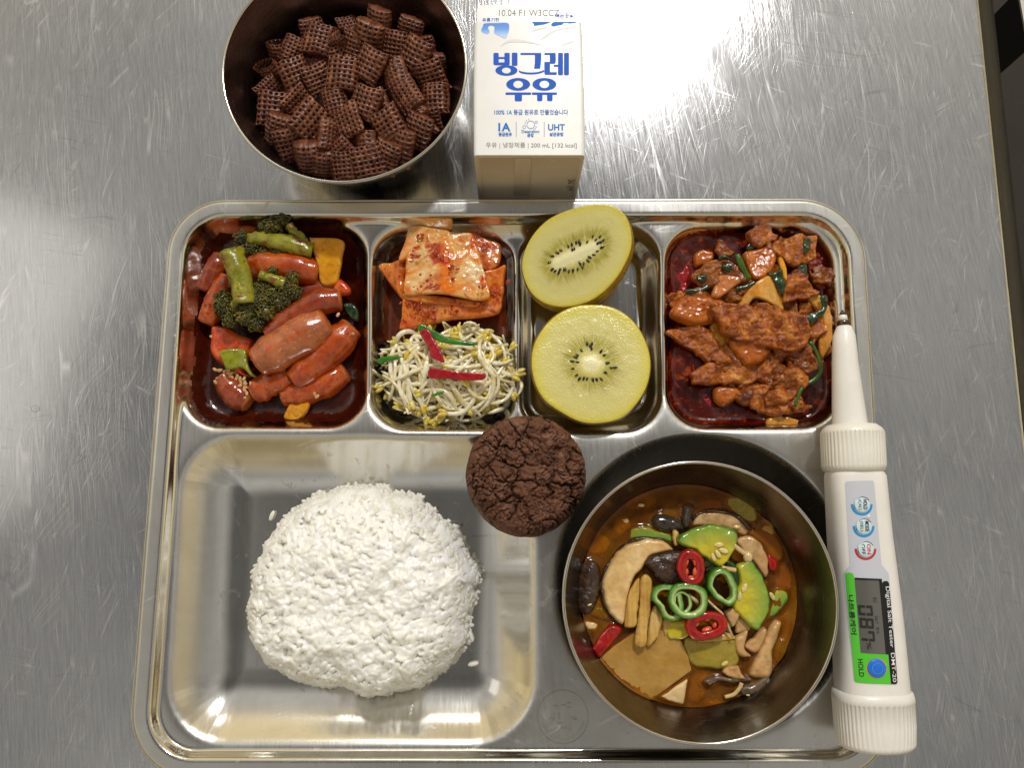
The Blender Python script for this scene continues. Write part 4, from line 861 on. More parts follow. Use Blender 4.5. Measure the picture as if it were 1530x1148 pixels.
# ------------------------------------------------------------------ bean sprouts
def sprouts():
    r = random.Random(21); c0 = P(673, 557, 1.4)[:2]; RX, RY = 4.0, 2.7
    names = ['right edge', 'upper right edge', 'top edge', 'upper left edge', 'left edge', 'lower left edge', 'bottom edge', 'lower right edge']
    N = 290
    for i in range(N):
        f = i / N; n = 9
        for attempt in range(60):
            a = r.uniform(0, 6.283); q = math.sqrt(r.random()); p = np.array((q * math.cos(a) * RX, q * math.sin(a) * RY)); ang = r.uniform(0, 6.283); L = r.uniform(2.2, 5.0); k = r.gauss(0, .55); hook = r.choice((0, 0, r.gauss(0, 1.3))); xy_ = []
            for j in range(n):
                xy_.append(p); ang += k * L / n + r.gauss(0, .07) + (hook * .35 if j > n - 4 else 0); p = p + np.array((math.cos(ang), math.sin(ang))) * L / (n - 1)
            es = [(u[0] / RX) ** 2 + (u[1] / RY) ** 2 for u in xy_]
            if max(es) < (1.12 if f < .8 else 1.0): break
        lift = r.uniform(0, 6.283); pts = []
        for j, (u, e) in enumerate(zip(xy_, es)):
            z = .5 + (1.9 * max(0, 1 - e * .5)) * (.12 + .88 * f) + .08 * math.sin(lift + j * .7)
            pts.append((c0[0] + u[0], c0[1] + u[1], max(z, .55 + (1.3 if e > 1.0 else 0))))
        w = r.uniform(.085, .15); head = r.random() < (.2 if f < .5 else .55)
        V, F = tube(pts, [w * .8, w, w, w, w * .8, w * .35], 8, 20)
        o = new('bean_sprout', V, F, M_spr)
        m = np.mean(pts, 0)[:2] - c0; e = math.hypot(m[0] / RX, m[1] / RY); zone = 'middle' if e < .33 else names[int(round(math.degrees(math.atan2(m[1], m[0])) / 45)) % 8]
        if head:
            d = np.array(pts[0]) - np.array(pts[1]); d /= np.linalg.norm(d); yaw = math.atan2(d[1], d[0]); R = Matrix.Rotation(yaw, 3, 'Z') @ Matrix.Rotation(r.uniform(-.5, .5), 3, 'X')
            c = np.array(pts[0]) + d * .16; sd = np.array(R @ Vector((0, .085, 0)))
            new('bean_head', *merge([ball(c + sd, (.32, .14, .18), 10, 7, R @ Matrix.Rotation(.22, 3, 'Z')), ball(c - sd, (.32, .14, .18), 10, 7, R @ Matrix.Rotation(-.22, 3, 'Z'))]), M_sprh, o)
        bend = abs(sum(((math.atan2(*(np.array(pts[j + 2]) - pts[j + 1])[1::-1]) - math.atan2(*(np.array(pts[j + 1]) - pts[j])[1::-1]) + math.pi) % (2 * math.pi) - math.pi) for j in range(n - 2)))
        des = ('' if e < 0 else 'long ' if L > 3.7 else 'short ') + ('curled ' if bend > 1.6 else ('bent ' if bend > .7 else 'straight ')) + ('thick ' if w > .116 else 'thin ')
        T(o, des + ('yellow headed bean sprout ' if head else 'headless bean sprout ') + ('on top' if f > .55 else 'underneath') + ' at the pile\'s ' + zone, 'bean sprout', 'seasoned bean sprouts piled below the kimchi')
    zt = 2.75
    T(slab('chili_strip', Z4([(275, 655), (318, 644), (345, 690), (375, 740), (397, 802), (368, 797), (328, 775), (320, 735)]), zt, .07, M_redst, er=.07, res=.05, wave=lambda x, y: .1 * x, sharp=False), 'short slanted red chili strip on the bean sprouts', 'chili strip')
    T(slab('chili_strip', Z4([(326, 828), (400, 836), (480, 848), (585, 852), (578, 884), (480, 888), (400, 880), (322, 876)]), zt + .02, .07, M_redst, er=.07, res=.05, wave=lambda x, y: -.04 * x * x), 'long flat red chili strip across the bean sprouts', 'chili strip')
    T(slab('leek_strip', Z4([(275, 620), (300, 622), (360, 655), (420, 688), (550, 708), (520, 724), (400, 712), (330, 682), (270, 650)]), zt - .05, .07, M_grnst, er=.07, res=.05, wave=lambda x, y: .08 * np.sin(2 * x)), 'long green leek strip at the top of the bean sprouts', 'leek strip')
    T(slab('leek_strip', Z4([(72, 790), (110, 775), (150, 770), (205, 775), (180, 785), (130, 795), (90, 812)]), 1.9, .07, M_grnst, er=.06, res=.05), 'dark green leek bit at the left of the bean sprouts', 'leek strip')
    T(slab('leek_strip', Z4([(332, 962), (360, 945), (395, 938), (385, 952), (350, 964)]), zt - .1, .06, M_grnst, er=.06, res=.05), 'tiny green leek bit low in the bean sprouts', 'leek strip')
    for i, (x, y) in enumerate(((440, 760), (650, 790), (740, 740), (690, 870), (620, 580), (80, 960), (420, 1045), (260, 1075))):
        pass
sprouts()

# ------------------------------------------------------------------ kiwi halves
def kiwi_flesh(aspect=1.0):
    m = NT('kiwi_flesh'); at = m.attr('polar'); sp = m.add('SeparateXYZ'); m.L(at.outputs['Vector'], sp.inputs[0])   # x = radius 0..1, y,z = direction
    v = m.coords(False)
    cb = m.add('CombineXYZ'); m.L(m.math('MULTIPLY', sp.outputs[0], .35), cb.inputs[2]); m.L(sp.outputs[1], cb.inputs[0]); m.L(sp.outputs[2], cb.inputs[1])
    st = m.add('TexNoise'); m.L(cb.outputs[0], st.inputs['Vector']); st.inputs['Scale'].default_value = 15; st.inputs['Detail'].default_value = 3
    st2 = m.add('TexNoise'); m.L(cb.outputs[0], st2.inputs['Vector']); st2.inputs['Scale'].default_value = 7; st2.inputs['Detail'].default_value = 2
    rr = m.math('ADD', sp.outputs[0], m.math('MULTIPLY', m.math('SUBTRACT', st.outputs[0], .5), .10))
    col = m.ramp(rr, [(0, '#ece6b8'), (.11, '#ece6b4'), (.16, '#dcd288'), (.25, '#b4a950'), (.36, '#b0a648'), (.52, '#d2c982'), (.8, '#d8d084'), (.94, '#d8cc62'), (1, '#cdbc3c')])
    rays = m.math('MULTIPLY', m.map(st.outputs[0], .5, .68, 0, .75), m.math('MULTIPLY', m.map(sp.outputs[0], .13, .2), m.map(sp.outputs[0], .62, .3)))
    col = m.mix(rays, col, '#dcd38c'); col = m.mix(m.math('MULTIPLY', m.map(st2.outputs[0], .5, .7, 0, .6), m.math('MULTIPLY', m.map(sp.outputs[0], .22, .3), m.map(sp.outputs[0], .6, .4))), col, '#7d7426')
    m.base(col); m.set(Roughness=.2, Coat_Weight=.5, Coat_Roughness=.06); m.sss(.3, (1, .95, .5), .2)
    b = m.tex(v, 9, 3); m.bump(b.outputs[0], .6, .04); m.bump(st.outputs[0], .25, .03)
    return m.m
M_kflesh = kiwi_flesh(); M_kskin = food('kiwi_skin', [(.3, '#866608'), (.6, '#a37f12'), (.8, '#b39222')], 2, rough=.45, bump=.5, bscale=14, coat=.1, spots=[(9, .6, .66, '#54400c')]); M_kseed = plain('kiwi_seed', '#17100c', .22, coat=.4)
def kiwi(label, outline, zc, tilt, cen, core_dir, core_half, hull_dir, depth, seeds, seedr, seed):
    w0 = PX(Z5(outline), zc)[:, :2]; o = catmull(w0, 90, True); c = P(*Z5([cen])[0], zc)[:2]; cc = o.mean(0)
    f = lambda xy: zc + (xy[:, 0] - cc[0]) * tilt[0] + (xy[:, 1] - cc[1]) * tilt[1]
    cd = np.array(core_dir, float); cd /= np.linalg.norm(cd)
    ts = np.r_[np.linspace(0, .9, 36), .94, .97, .985, 1.0]; V, pol = [], []
    for t in ts:
        s = cd * core_half * (1 - t)                    # rings open out from a core line
        a = np.arctan2(*(o - c).T[::-1]); proj = np.clip((o - c) @ cd / (.55 * np.linalg.norm(o - c, axis=1).max()), -1, 1)
        q = c + proj[:, None] * cd * core_half * (1 - t) + (o - c) * t
        z = f(q) + .012 * noise(np.c_[q, np.zeros(len(q))], 3, seed) - (.03 * ((t - .97) / .03) ** 2 if t > .97 else 0) + .05 * math.exp(-(t / .1) ** 2)
        V.append(np.c_[q, z]); pol.append(np.c_[np.full(len(o), t), np.cos(a), np.sin(a)])
    n = len(o); VV = np.concatenate(V); F = [(i * n + j, i * n + (j + 1) % n, (i + 1) * n + (j + 1) % n, (i + 1) * n + j) for i in range(len(ts) - 1) for j in range(n)]
    F = [g[::-1] for g in F] if np.cross(np.r_[V[5][1] - V[5][0]], V[6][0] - V[5][0])[2] < 0 else F
    k = empty('kiwi_half', (cc[0], cc[1], max(.3, zc - depth)))
    e1 = VV[F[0][1]] - VV[F[0][0]]
    P_ = VV; nrm = np.cross(P_[F[400][1]] - P_[F[400][0]], P_[F[400][2]] - P_[F[400][0]]); F = F if nrm[2] > 0 else [g[::-1] for g in F]
    new('cut_face', VV, F, M_kflesh, k, attrs={'polar': np.concatenate(pol)})
    rings = [V[-1]]; hd = np.array(hull_dir, float)
    for t in np.linspace(.08, 1, 16):
        sh = math.sqrt(max(0, 1 - (t * .98) ** 2)); bulge = .0
        q = cc + (o - cc) * (sh + .045 * math.sin(min(1, t * 2.2) * math.pi)) + hd * t * depth; q_z = f(o) * sh + f(cc[None])[0] * (1 - sh) - depth * t
        rings.append(np.c_[q, np.maximum(q_z, .26)])
    HV, HF = loft(rings, True, (False, True)); new('skin', HV, HF if nrm[2] > 0 else HF, M_kskin, k)
    r = random.Random(seed); me = None
    for (x, y, ang, s) in seeds:
        p = P(*Z5([(x, y)])[0], zc); z = float(f(p[None, :2])[0]) + .02; R = Matrix.Rotation(math.radians(-ang), 4, 'Z') @ Matrix.Rotation(r.uniform(-.2, .2), 4, 'Y')
        if me is None:
            bv, bf = ball((0, 0, 0), (.125, .062, .04), 10, 7); bv[:, 1] *= 1 - .35 * (bv[:, 0] / .125); me = make_mesh('seed', bv, bf, M_kseed)
        M = Matrix.Translation(Vector((p[0], p[1], z))) @ R @ Matrix.Diagonal((s, s, 1, 1)); put('seed', me, M, k)
    T(k, label, 'kiwi', 'golden kiwi halves in the upper middle compartment'); return k
r_ = random.Random(2); s1 = []
for x, y in ((208, 292), (248, 268), (232, 278), (283, 250), (300, 243), (312, 262), (320, 235), (334, 230), (340, 243), (373, 233), (398, 210), (432, 213), (424, 240), (438, 236), (448, 229), (422, 276), (443, 260), (405, 292), (386, 303), (378, 318), (352, 345), (340, 328), (358, 330), (308, 360), (288, 362), (266, 352), (245, 355), (240, 368), (222, 360), (208, 352), (194, 320), (272, 355), (330, 355), (414, 225), (302, 266)):
    s1.append((x, y, math.degrees(math.atan2((y - 290), (x - 320) * .5)) + r_.uniform(-12, 12), r_.uniform(.8, 1.15)))
kiwi('kiwi half cut lengthwise with long pale core, tilted towards the back', [(66, 352), (75, 270), (120, 190), (190, 128), (280, 92), (390, 71), (480, 78), (545, 122), (578, 205), (572, 290), (520, 390), (440, 470), (350, 512), (250, 522), (160, 495), (100, 440)], 3.0, (.10, .22), (318, 290), (.93, .36), 1.05, (.30, -.34), 2.1, s1, 1, 31)
s2 = []
for x, y in ((374, 712), (397, 714), (395, 735), (345, 745), (318, 778), (326, 768), (303, 797), (327, 801), (305, 833), (323, 864), (336, 882), (357, 881), (373, 882), (401, 886), (419, 886), (441, 884), (462, 852), (472, 805), (508, 827), (490, 829), (456, 768), (440, 750), (388, 724)):
    s2.append((x, y, math.degrees(math.atan2(y - 805, x - 395)) + r_.uniform(-10, 10), r_.uniform(.85, 1.15)))
kiwi('round kiwi half cut crosswise with star of seeds, nearest the cookie', [(393, 527), (480, 536), (560, 575), (620, 640), (662, 730), (675, 820), (655, 920), (600, 1010), (530, 1070), (430, 1093), (340, 1085), (250, 1040), (175, 985), (130, 910), (110, 810), (122, 720), (165, 640), (230, 575), (310, 537)], 2.75, (0, -.02), (393, 808), (1, 0), .06, (0, .04), 2.0, s2, 1, 37)

# ------------------------------------------------------------------ braised pork
film('chili_oil_sauce', 'C', 1.12, M_redoil, 'dark red oily sauce pooled around the braised pork', 'sauce', edge=.12, rag=.3, seed=12, amp=.035)
PG = 'pork slices in the braised pork dish'
def pork(pts, z, th, label, mat=None, cat='pork', name='pork_slice', group=PG, **k):
    kw = dict(er=.13, res=.052, nz=.14, ns=1.7, no=3, edge_n=.24); kw.update(k); m_ = mat or M_meat
    if m_ in (M_meat, M_meatd):
        q = np.array(pts, float); pts = [tuple(a) for a in q.mean(0) + (q - q.mean(0)) * 1.15]; th = .16 + .25 * th; z = z + .08; kw.setdefault('ridge', .11); kw.setdefault('fine', .03)
        if 'wave' not in k: a_, f_, s_ = random.uniform(0, 6.3), random.uniform(3.2, 6), random.uniform(.12, .26); kw['wave'] = lambda x, y: s_ * np.sin(f_ * (x * math.cos(a_) + y * math.sin(a_)))
    else: kw.setdefault('ridge', .03)
    o = slab(name, Z6(pts), z, th, mat or M_meat, **kw); T(o, label, cat, group); return o
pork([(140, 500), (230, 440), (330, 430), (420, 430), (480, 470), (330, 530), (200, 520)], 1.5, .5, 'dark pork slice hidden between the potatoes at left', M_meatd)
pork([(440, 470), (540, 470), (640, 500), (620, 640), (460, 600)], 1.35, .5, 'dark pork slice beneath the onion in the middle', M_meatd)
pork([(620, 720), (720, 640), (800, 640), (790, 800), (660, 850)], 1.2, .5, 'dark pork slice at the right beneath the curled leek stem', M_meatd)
pork([(430, 195), (470, 160), (530, 142), (562, 185), (575, 222), (500, 255), (440, 235)], 1.75, .5, 'small curled pork slice at the top of the dish')
pork([(555, 245), (600, 230), (640, 208), (742, 212), (722, 320), (650, 335), (580, 305)], 1.75, .5, 'folded pork slice at the top right of the dish', wave=lambda x, y: .18 * np.sin(5 * x))
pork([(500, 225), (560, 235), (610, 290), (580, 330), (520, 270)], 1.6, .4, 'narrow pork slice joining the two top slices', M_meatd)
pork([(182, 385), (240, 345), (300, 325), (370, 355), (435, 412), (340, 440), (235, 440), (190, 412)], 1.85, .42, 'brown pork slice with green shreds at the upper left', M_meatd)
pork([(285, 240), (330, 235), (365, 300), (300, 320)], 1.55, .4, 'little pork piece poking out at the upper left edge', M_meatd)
pork([(262, 485), (285, 420), (315, 385), (425, 408), (380, 440), (295, 500)], 2.15, .22, 'thin shiny wedge of pork lying over the potatoes', food('shiny_pork_wedge', [(.3, '#a8501c'), (.7, '#cf8a4a')], .9, rough=.18, bump=.5, bscale=6, coat=.5, sss=.2), nz=.08, er=.15, edge_n=.04)
pork([(60, 570), (100, 515), (150, 488), (290, 500), (335, 545), (300, 600), (200, 636), (90, 605)], 1.75, .55, 'large orange potato piece at the left of the dish', M_pot, 'potato', 'potato_piece', 'potatoes in the braised pork dish', nz=.07, edge_n=.04, er=.35)
pork([(410, 292), (470, 264), (562, 252), (560, 350), (505, 412), (448, 405)], 1.9, .35, 'flat potato slice at the top middle of the dish', M_pot, 'potato', 'potato_piece', 'potatoes in the braised pork dish', nz=.06, edge_n=.04, er=.2, tilt=(.05, -.1))
pork([(180, 292), (228, 270), (277, 288), (262, 332), (188, 352)], 1.2, .35, 'small potato cube in the sauce at the upper left corner', M_pot, 'potato', 'potato_piece', 'potatoes in the braised pork dish', nz=.05, edge_n=.03, er=.2)
pork([(340, 702), (450, 688), (537, 740), (520, 790), (430, 828), (388, 790)], 1.95, .5, 'orange potato piece just below the largest pork slice', M_pot, 'potato', 'potato_piece', 'potatoes in the braised pork dish', nz=.06, edge_n=.04, er=.35)
pork([(272, 930), (345, 912), (402, 950), (330, 1014), (280, 992)], 1.3, .45, 'potato piece in the sauce at the lower left', M_pot, 'potato', 'potato_piece', 'potatoes in the braised pork dish', nz=.05, edge_n=.03, er=.3)
pork([(250, 640), (300, 600), (350, 680), (360, 770), (290, 740)], 1.5, .35, 'translucent onion piece under the left end of the big pork slice', M_onion, 'onion', 'onion_piece', 'onions in the braised pork dish', nz=.06, edge_n=.03)
pork([(605, 500), (628, 392), (700, 378), (712, 432), (765, 470), (700, 500), (640, 505)], 1.95, .5, 'knobbly pork slice at the right of the onion')
pork([(380, 540), (420, 480), (455, 435), (545, 388), (600, 462), (617, 552), (560, 535), (470, 500), (430, 545)], 2.15, .16, 'curved pale onion layer above the largest pork slice', M_onion, 'onion', 'onion_piece', 'onions in the braised pork dish', nz=.03, edge_n=.02, er=.14, wave=lambda x, y: -.25 * x * x + .1)
pork([(712, 490), (780, 484), (828, 560), (838, 650), (835, 705), (788, 785), (768, 700), (790, 600)], 1.75, .2, 'long pale onion layer at the right wall of the dish', M_onion, 'onion', 'onion_piece', 'onions in the braised pork dish', nz=.05, edge_n=.03, er=.15)
pork([(578, 300), (598, 300), (622, 360), (620, 420), (600, 395)], 2.1, .14, 'yellow onion sliver standing at the top right', M_yel, 'onion', 'onion_piece', 'onions in the braised pork dish', nz=.02, edge_n=.0, er=.1)
pork([(72, 682), (130, 645), (250, 652), (330, 760), (335, 800), (240, 792), (168, 740)], 1.45, .4, 'thin pork slice folded at the left edge above the sauce', wave=lambda x, y: .18 * np.sin(3 * x + 2 * y))
pork([(188, 862), (260, 808), (330, 830), (382, 788), (530, 800), (522, 850), (450, 892), (330, 902), (220, 902)], 1.55, .45, 'long rolled pork slice at the lower left', wave=lambda x, y: .15 * np.sin(4 * x - 3 * y))
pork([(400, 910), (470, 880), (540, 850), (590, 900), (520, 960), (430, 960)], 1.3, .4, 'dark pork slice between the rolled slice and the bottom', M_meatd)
pork([(508, 952), (580, 918), (610, 850), (640, 800), (688, 752), (735, 800), (705, 900), (650, 965), (560, 992)], 1.7, .4, 'broad pork slice slanting at the lower right')
pork([(438, 972), (520, 958), (650, 990), (702, 1022), (600, 1047), (480, 1032)], 1.4, .4, 'flat pork slice near the bottom of the dish')
pork([(500, 840), (560, 830), (600, 900), (540, 930)], 1.4, .3, 'yellow brown onion scrap in the lower middle', M_onion, 'onion', 'onion_piece', 'onions in the braised pork dish', nz=.05)
pork([(528, 1085), (560, 1060), (610, 1048), (672, 1080), (655, 1102), (540, 1102)], 1.25, .25, 'golden cabbage piece at the very bottom of the dish', M_onion, 'cabbage', 'cabbage_piece', None, nz=.06)
pork([(700, 660), (740, 620), (785, 600), (795, 660), (740, 700)], 1.75, .4, 'small pork piece at the right end of the big slice')
pork([(285, 545), (320, 530), (400, 538), (480, 540), (545, 545), (600, 560), (680, 600), (695, 650), (690, 700), (600, 735), (480, 710), (350, 672), (312, 612)], 2.35, .5, 'largest rough pork slice lying across the middle on top', nz=.24, ns=1.9)
pork([(720, 300), (790, 290), (820, 400), (800, 460), (730, 420)], 1.02, .22, 'red minced chili clump in the sauce at the right', food('minced_chili', [(.3, '#5a0d06'), (.7, '#a8380f')], 3, rough=.15, bump=.9, bscale=9, bdist=.06, coat=.6), 'chili paste', 'chili_paste', None, nz=.2, ns=4)
pork([(100, 400), (150, 350), (160, 430), (120, 500)], .98, .2, 'red chili piece in the sauce at the left wall', M_redst, 'chili', 'chili_piece', 'chili pieces in the braised pork sauce', nz=.05)
pork([(205, 945), (235, 955), (300, 1030), (280, 1045), (220, 990)], .95, .14, 'red chili piece sunk in the sauce at the lower left', M_redst, 'chili', 'chili_piece', 'chili pieces in the braised pork sauce', nz=.04)
def scraps():
    r = random.Random(31); zn = [['upper left', 'upper middle', 'upper right'], ['middle left', 'centre', 'middle right'], ['lower left', 'lower middle', 'lower right']]; n = 0
    for i in range(400):
        x, y = r.uniform(110, 790), r.uniform(250, 1010)
        if x < 300 and y > 690 or (x < 470 and y > 960) or (x < 190 and y < 470) or n >= 44: continue
        R = r.uniform(38, 72); ang = sorted(r.uniform(0, 6.28) for _ in range(7)); pts = [(x + R * r.uniform(.6, 1.2) * math.cos(a), y + R * r.uniform(.6, 1.2) * math.sin(a)) for a in [k * .9 + r.uniform(-.25, .25) for k in range(7)]]
        mt = r.choice((M_meat, M_meatd)); pork(pts, r.uniform(1.1, 1.65), .4, ('dark' if mt is M_meatd else 'orange brown') + (' small' if R < 52 else ' broad') + ' pork scrap half hidden below the slices, ' + zn[min(2, int((y - 250) / 254))][min(2, int((x - 110) / 227))] + ' of the dish', mt, name='pork_scrap', group='pork scraps below the slices'); n += 1
scraps()
p6 = lambda x, y, z: P(*Z6([(x, y)])[0], z)
def stem(pts, z, r, mat, label, flat=.6):
    V, F = tube([p6(x, y, z + dz) for x, y, dz in pts], r, 8, 26, flat); V = V + .03 * noise(V, 3, 2)[:, None]; T(new('chive_strand', V, F, mat), label, 'chive', 'green chives in the braised pork dish')
stem([(388, 288, .1), (408, 340, .12), (442, 405, .05)], 2.3, .17, M_chivb, 'straight bright green chive stem at the top of the dish', .9)
stem([(730, 700, 0), (765, 760, .05), (788, 830, .05), (760, 880, 0), (700, 920, 0), (678, 970, .05), (665, 1012, 0)], 2.1, .1, M_chivb, 'long curved green chive stem at the lower right')
stem([(140, 465, 0), (200, 460, .1), (255, 440, .1)], 1.95, .13, M_chive, 'dark chive strip at the left below the brown pork')
stem([(380, 455, 0), (430, 440, .08), (470, 420, .05)], 2.3, .12, M_chive, 'dark chive strip beside the shiny pork wedge')
stem([(300, 305, 0), (330, 300, .05), (355, 310, 0)], 2.2, .09, M_chive, 'tiny dark chive bit on the upper left pork')
for pts, z, lb in (([(528, 372), (560, 375), (600, 358), (606, 400), (622, 430), (600, 482), (572, 440), (550, 400)], 2.35, 'dark chive leaf beside the yellow onion sliver'), ([(665, 600), (690, 590), (740, 565), (790, 545), (782, 490), (815, 485), (812, 555), (765, 600), (722, 638), (680, 625)], 2.3, 'dark crinkled chive leaf at the right of the dish'), ([(700, 232), (715, 210), (738, 218), (728, 270), (700, 285)], 2.25, 'dark chive leaf at the top right corner'), ([(672, 345), (705, 335), (720, 345), (715, 412), (690, 380)], 2.1, 'dark chive leaf right of the knobbly pork'), ([(430, 250), (445, 235), (480, 240), (470, 262), (435, 272)], 1.9, 'dark chive scrap under the top pork slice'), ([(190, 395), (235, 385), (240, 410), (210, 418)], 2.25, 'dark chive scrap on the left brown pork'), ([(310, 345), (350, 330), (385, 350), (340, 370)], 2.25, 'dark chive shred across the upper left pork')):
    T(slab('chive_leaf', Z6(pts), z, .1, M_chive, er=.1, res=.05, nz=.09, ns=3), lb, 'chive', 'green chives in the braised pork dish')

# ------------------------------------------------------------------ cookie
def cookie():
    c = P(786.5, 710, 3.1); R = 3.16; n = 150
    th = np.linspace(0, 2 * math.pi, 160, endpoint=False); q = np.c_[np.cos(th), np.sin(th)]
    rad = R * (1 + .018 * noise(np.c_[q * 1.6, np.zeros(160)], 1, 3, 2) + .012 * noise(np.c_[q * 9, np.zeros(160)], 1, 4, 2))
    o = c[:2] + q * rad[:, None]; xy, Q, d = grid_fill(o, .042); N = len(xy)
    w = xy + .16 * np.c_[noise(np.c_[xy, np.zeros(N)], 1.6, 8, 2), noise(np.c_[xy, np.ones(N)], 1.6, 9, 2)] + .05 * np.c_[noise(np.c_[xy, np.zeros(N)], 6, 18, 2), noise(np.c_[xy, np.ones(N)], 6, 19, 2)]
    rr = np.hypot(*(xy - c[:2]).T) / R
    nzv = lambda s_, k_: np.c_[noise(np.c_[xy, np.full(N, k_)], s_, 8 + k_, 2), noise(np.c_[xy, np.full(N, k_ + .5)], s_, 29 + k_, 2)]
    w = c[:2] + (xy - c[:2]) * (1.25 - .35 * rr)[:, None] + .34 * nzv(1.1, 1) + .15 * nzv(3.2, 2) + .05 * nzv(9, 3)
    e1, i1 = voronoi2(w, 1.05, 5); e2, i2 = voronoi2(w + 3.3, 2.1, 6); e3, i3 = voronoi2(w + 1.3, 4.2, 16)
    k1 = smooth(-.45, .1, noise(np.c_[xy, np.full(N, 4.)], .9, 41, 2)); k2 = smooth(-.45, .1, noise(np.c_[xy, np.full(N, 6.)], 1.0, 42, 2)); k3 = smooth(-.4, .1, noise(np.c_[xy, np.full(N, 8.)], 1.2, 43, 2))
    prof = np.sqrt(np.clip(1 - (1 - np.clip(d / .75, 0, 1)) ** 2, 0, 1))
    wid = .05 + .06 * (noise(np.c_[xy, np.zeros(N)], .7, 12) > .1)
    z = 2.35 + 1.72 * prof + .10 * (i1 - .5) * smooth(0, .1, e1) + .07 * smooth(0, .22, e1) - .24 * k1 * (1 - smooth(0, wid, e1)) - .15 * k2 * (1 - smooth(0, .05, e2)) - .12 * k3 * (1 - smooth(0, .05, e3)) + .13 * (i2 - .5) * smooth(0, .06, e2) + .05 * (i3 - .5) + .06 * noise(np.c_[xy, np.zeros(N)], 5, 2, 3) + .055 * noise(np.c_[xy, np.zeros(N)], 11, 22, 2)
    crack = np.maximum(k1 * (1 - smooth(0, .07, e1)), .7 * k2 * (1 - smooth(0, .05, e2)))
    border = d <= 1e-9; bi = np.where(border, np.arange(N), -1); inner = np.where(~border)[0]; bi[inner] = N + np.arange(len(inner))
    zb = 2.35 - .33 * prof; V = np.concatenate((np.c_[xy, z], np.c_[xy[inner], zb[inner]])); F = np.concatenate((Q, bi[Q][:, ::-1]))
    m = NT('cocoa_crust'); v = m.coords(False); t = m.tex(v, 1.2, 5, .65); col = m.ramp(t.outputs[0], [(.3, '#50301f'), (.5, '#69422e'), (.72, '#876050')])
    at = m.attr('crack'); col = m.mix(m.math('MULTIPLY', at.outputs['Fac'], .85), col, '#1a0c07'); g = m.tex(v, 22, 2); col = m.mix(m.map(g.outputs[0], .6, .72, 0, .5), col, '#9a6a4c'); m.base(col)
    m.set(Roughness=.62, Specular_IOR_Level=.35); m.bump(m.tex(v, 16, 4, .7).outputs[0], .8, .04)
    k = new('chocolate_cookie', V, F, m.m, attrs={'crack': np.r_[crack, crack[inner]]}); T(k, 'round cracked chocolate cookie lying where the compartments meet', 'cookie')
    r = random.Random(4); parts = []
    for x, y, s in ((655, 758, .09), (690, 785, .06), (690, 825, .05), (702, 640, .08), (699, 805, .05), (654, 762, .05)):
        V, F = ball(P(x, y, .4 if x < 691 else 2.05), (s, s * .7, s * .6), 8, 6); parts.append((V + .03 * noise(V, 20, 3)[:, None], F))
    o = new('cookie_crumbs', *merge(parts), m.m); tag(o, 'dark cookie crumbs scattered beside the cookie on the tray', None, None, 'stuff')
cookie()
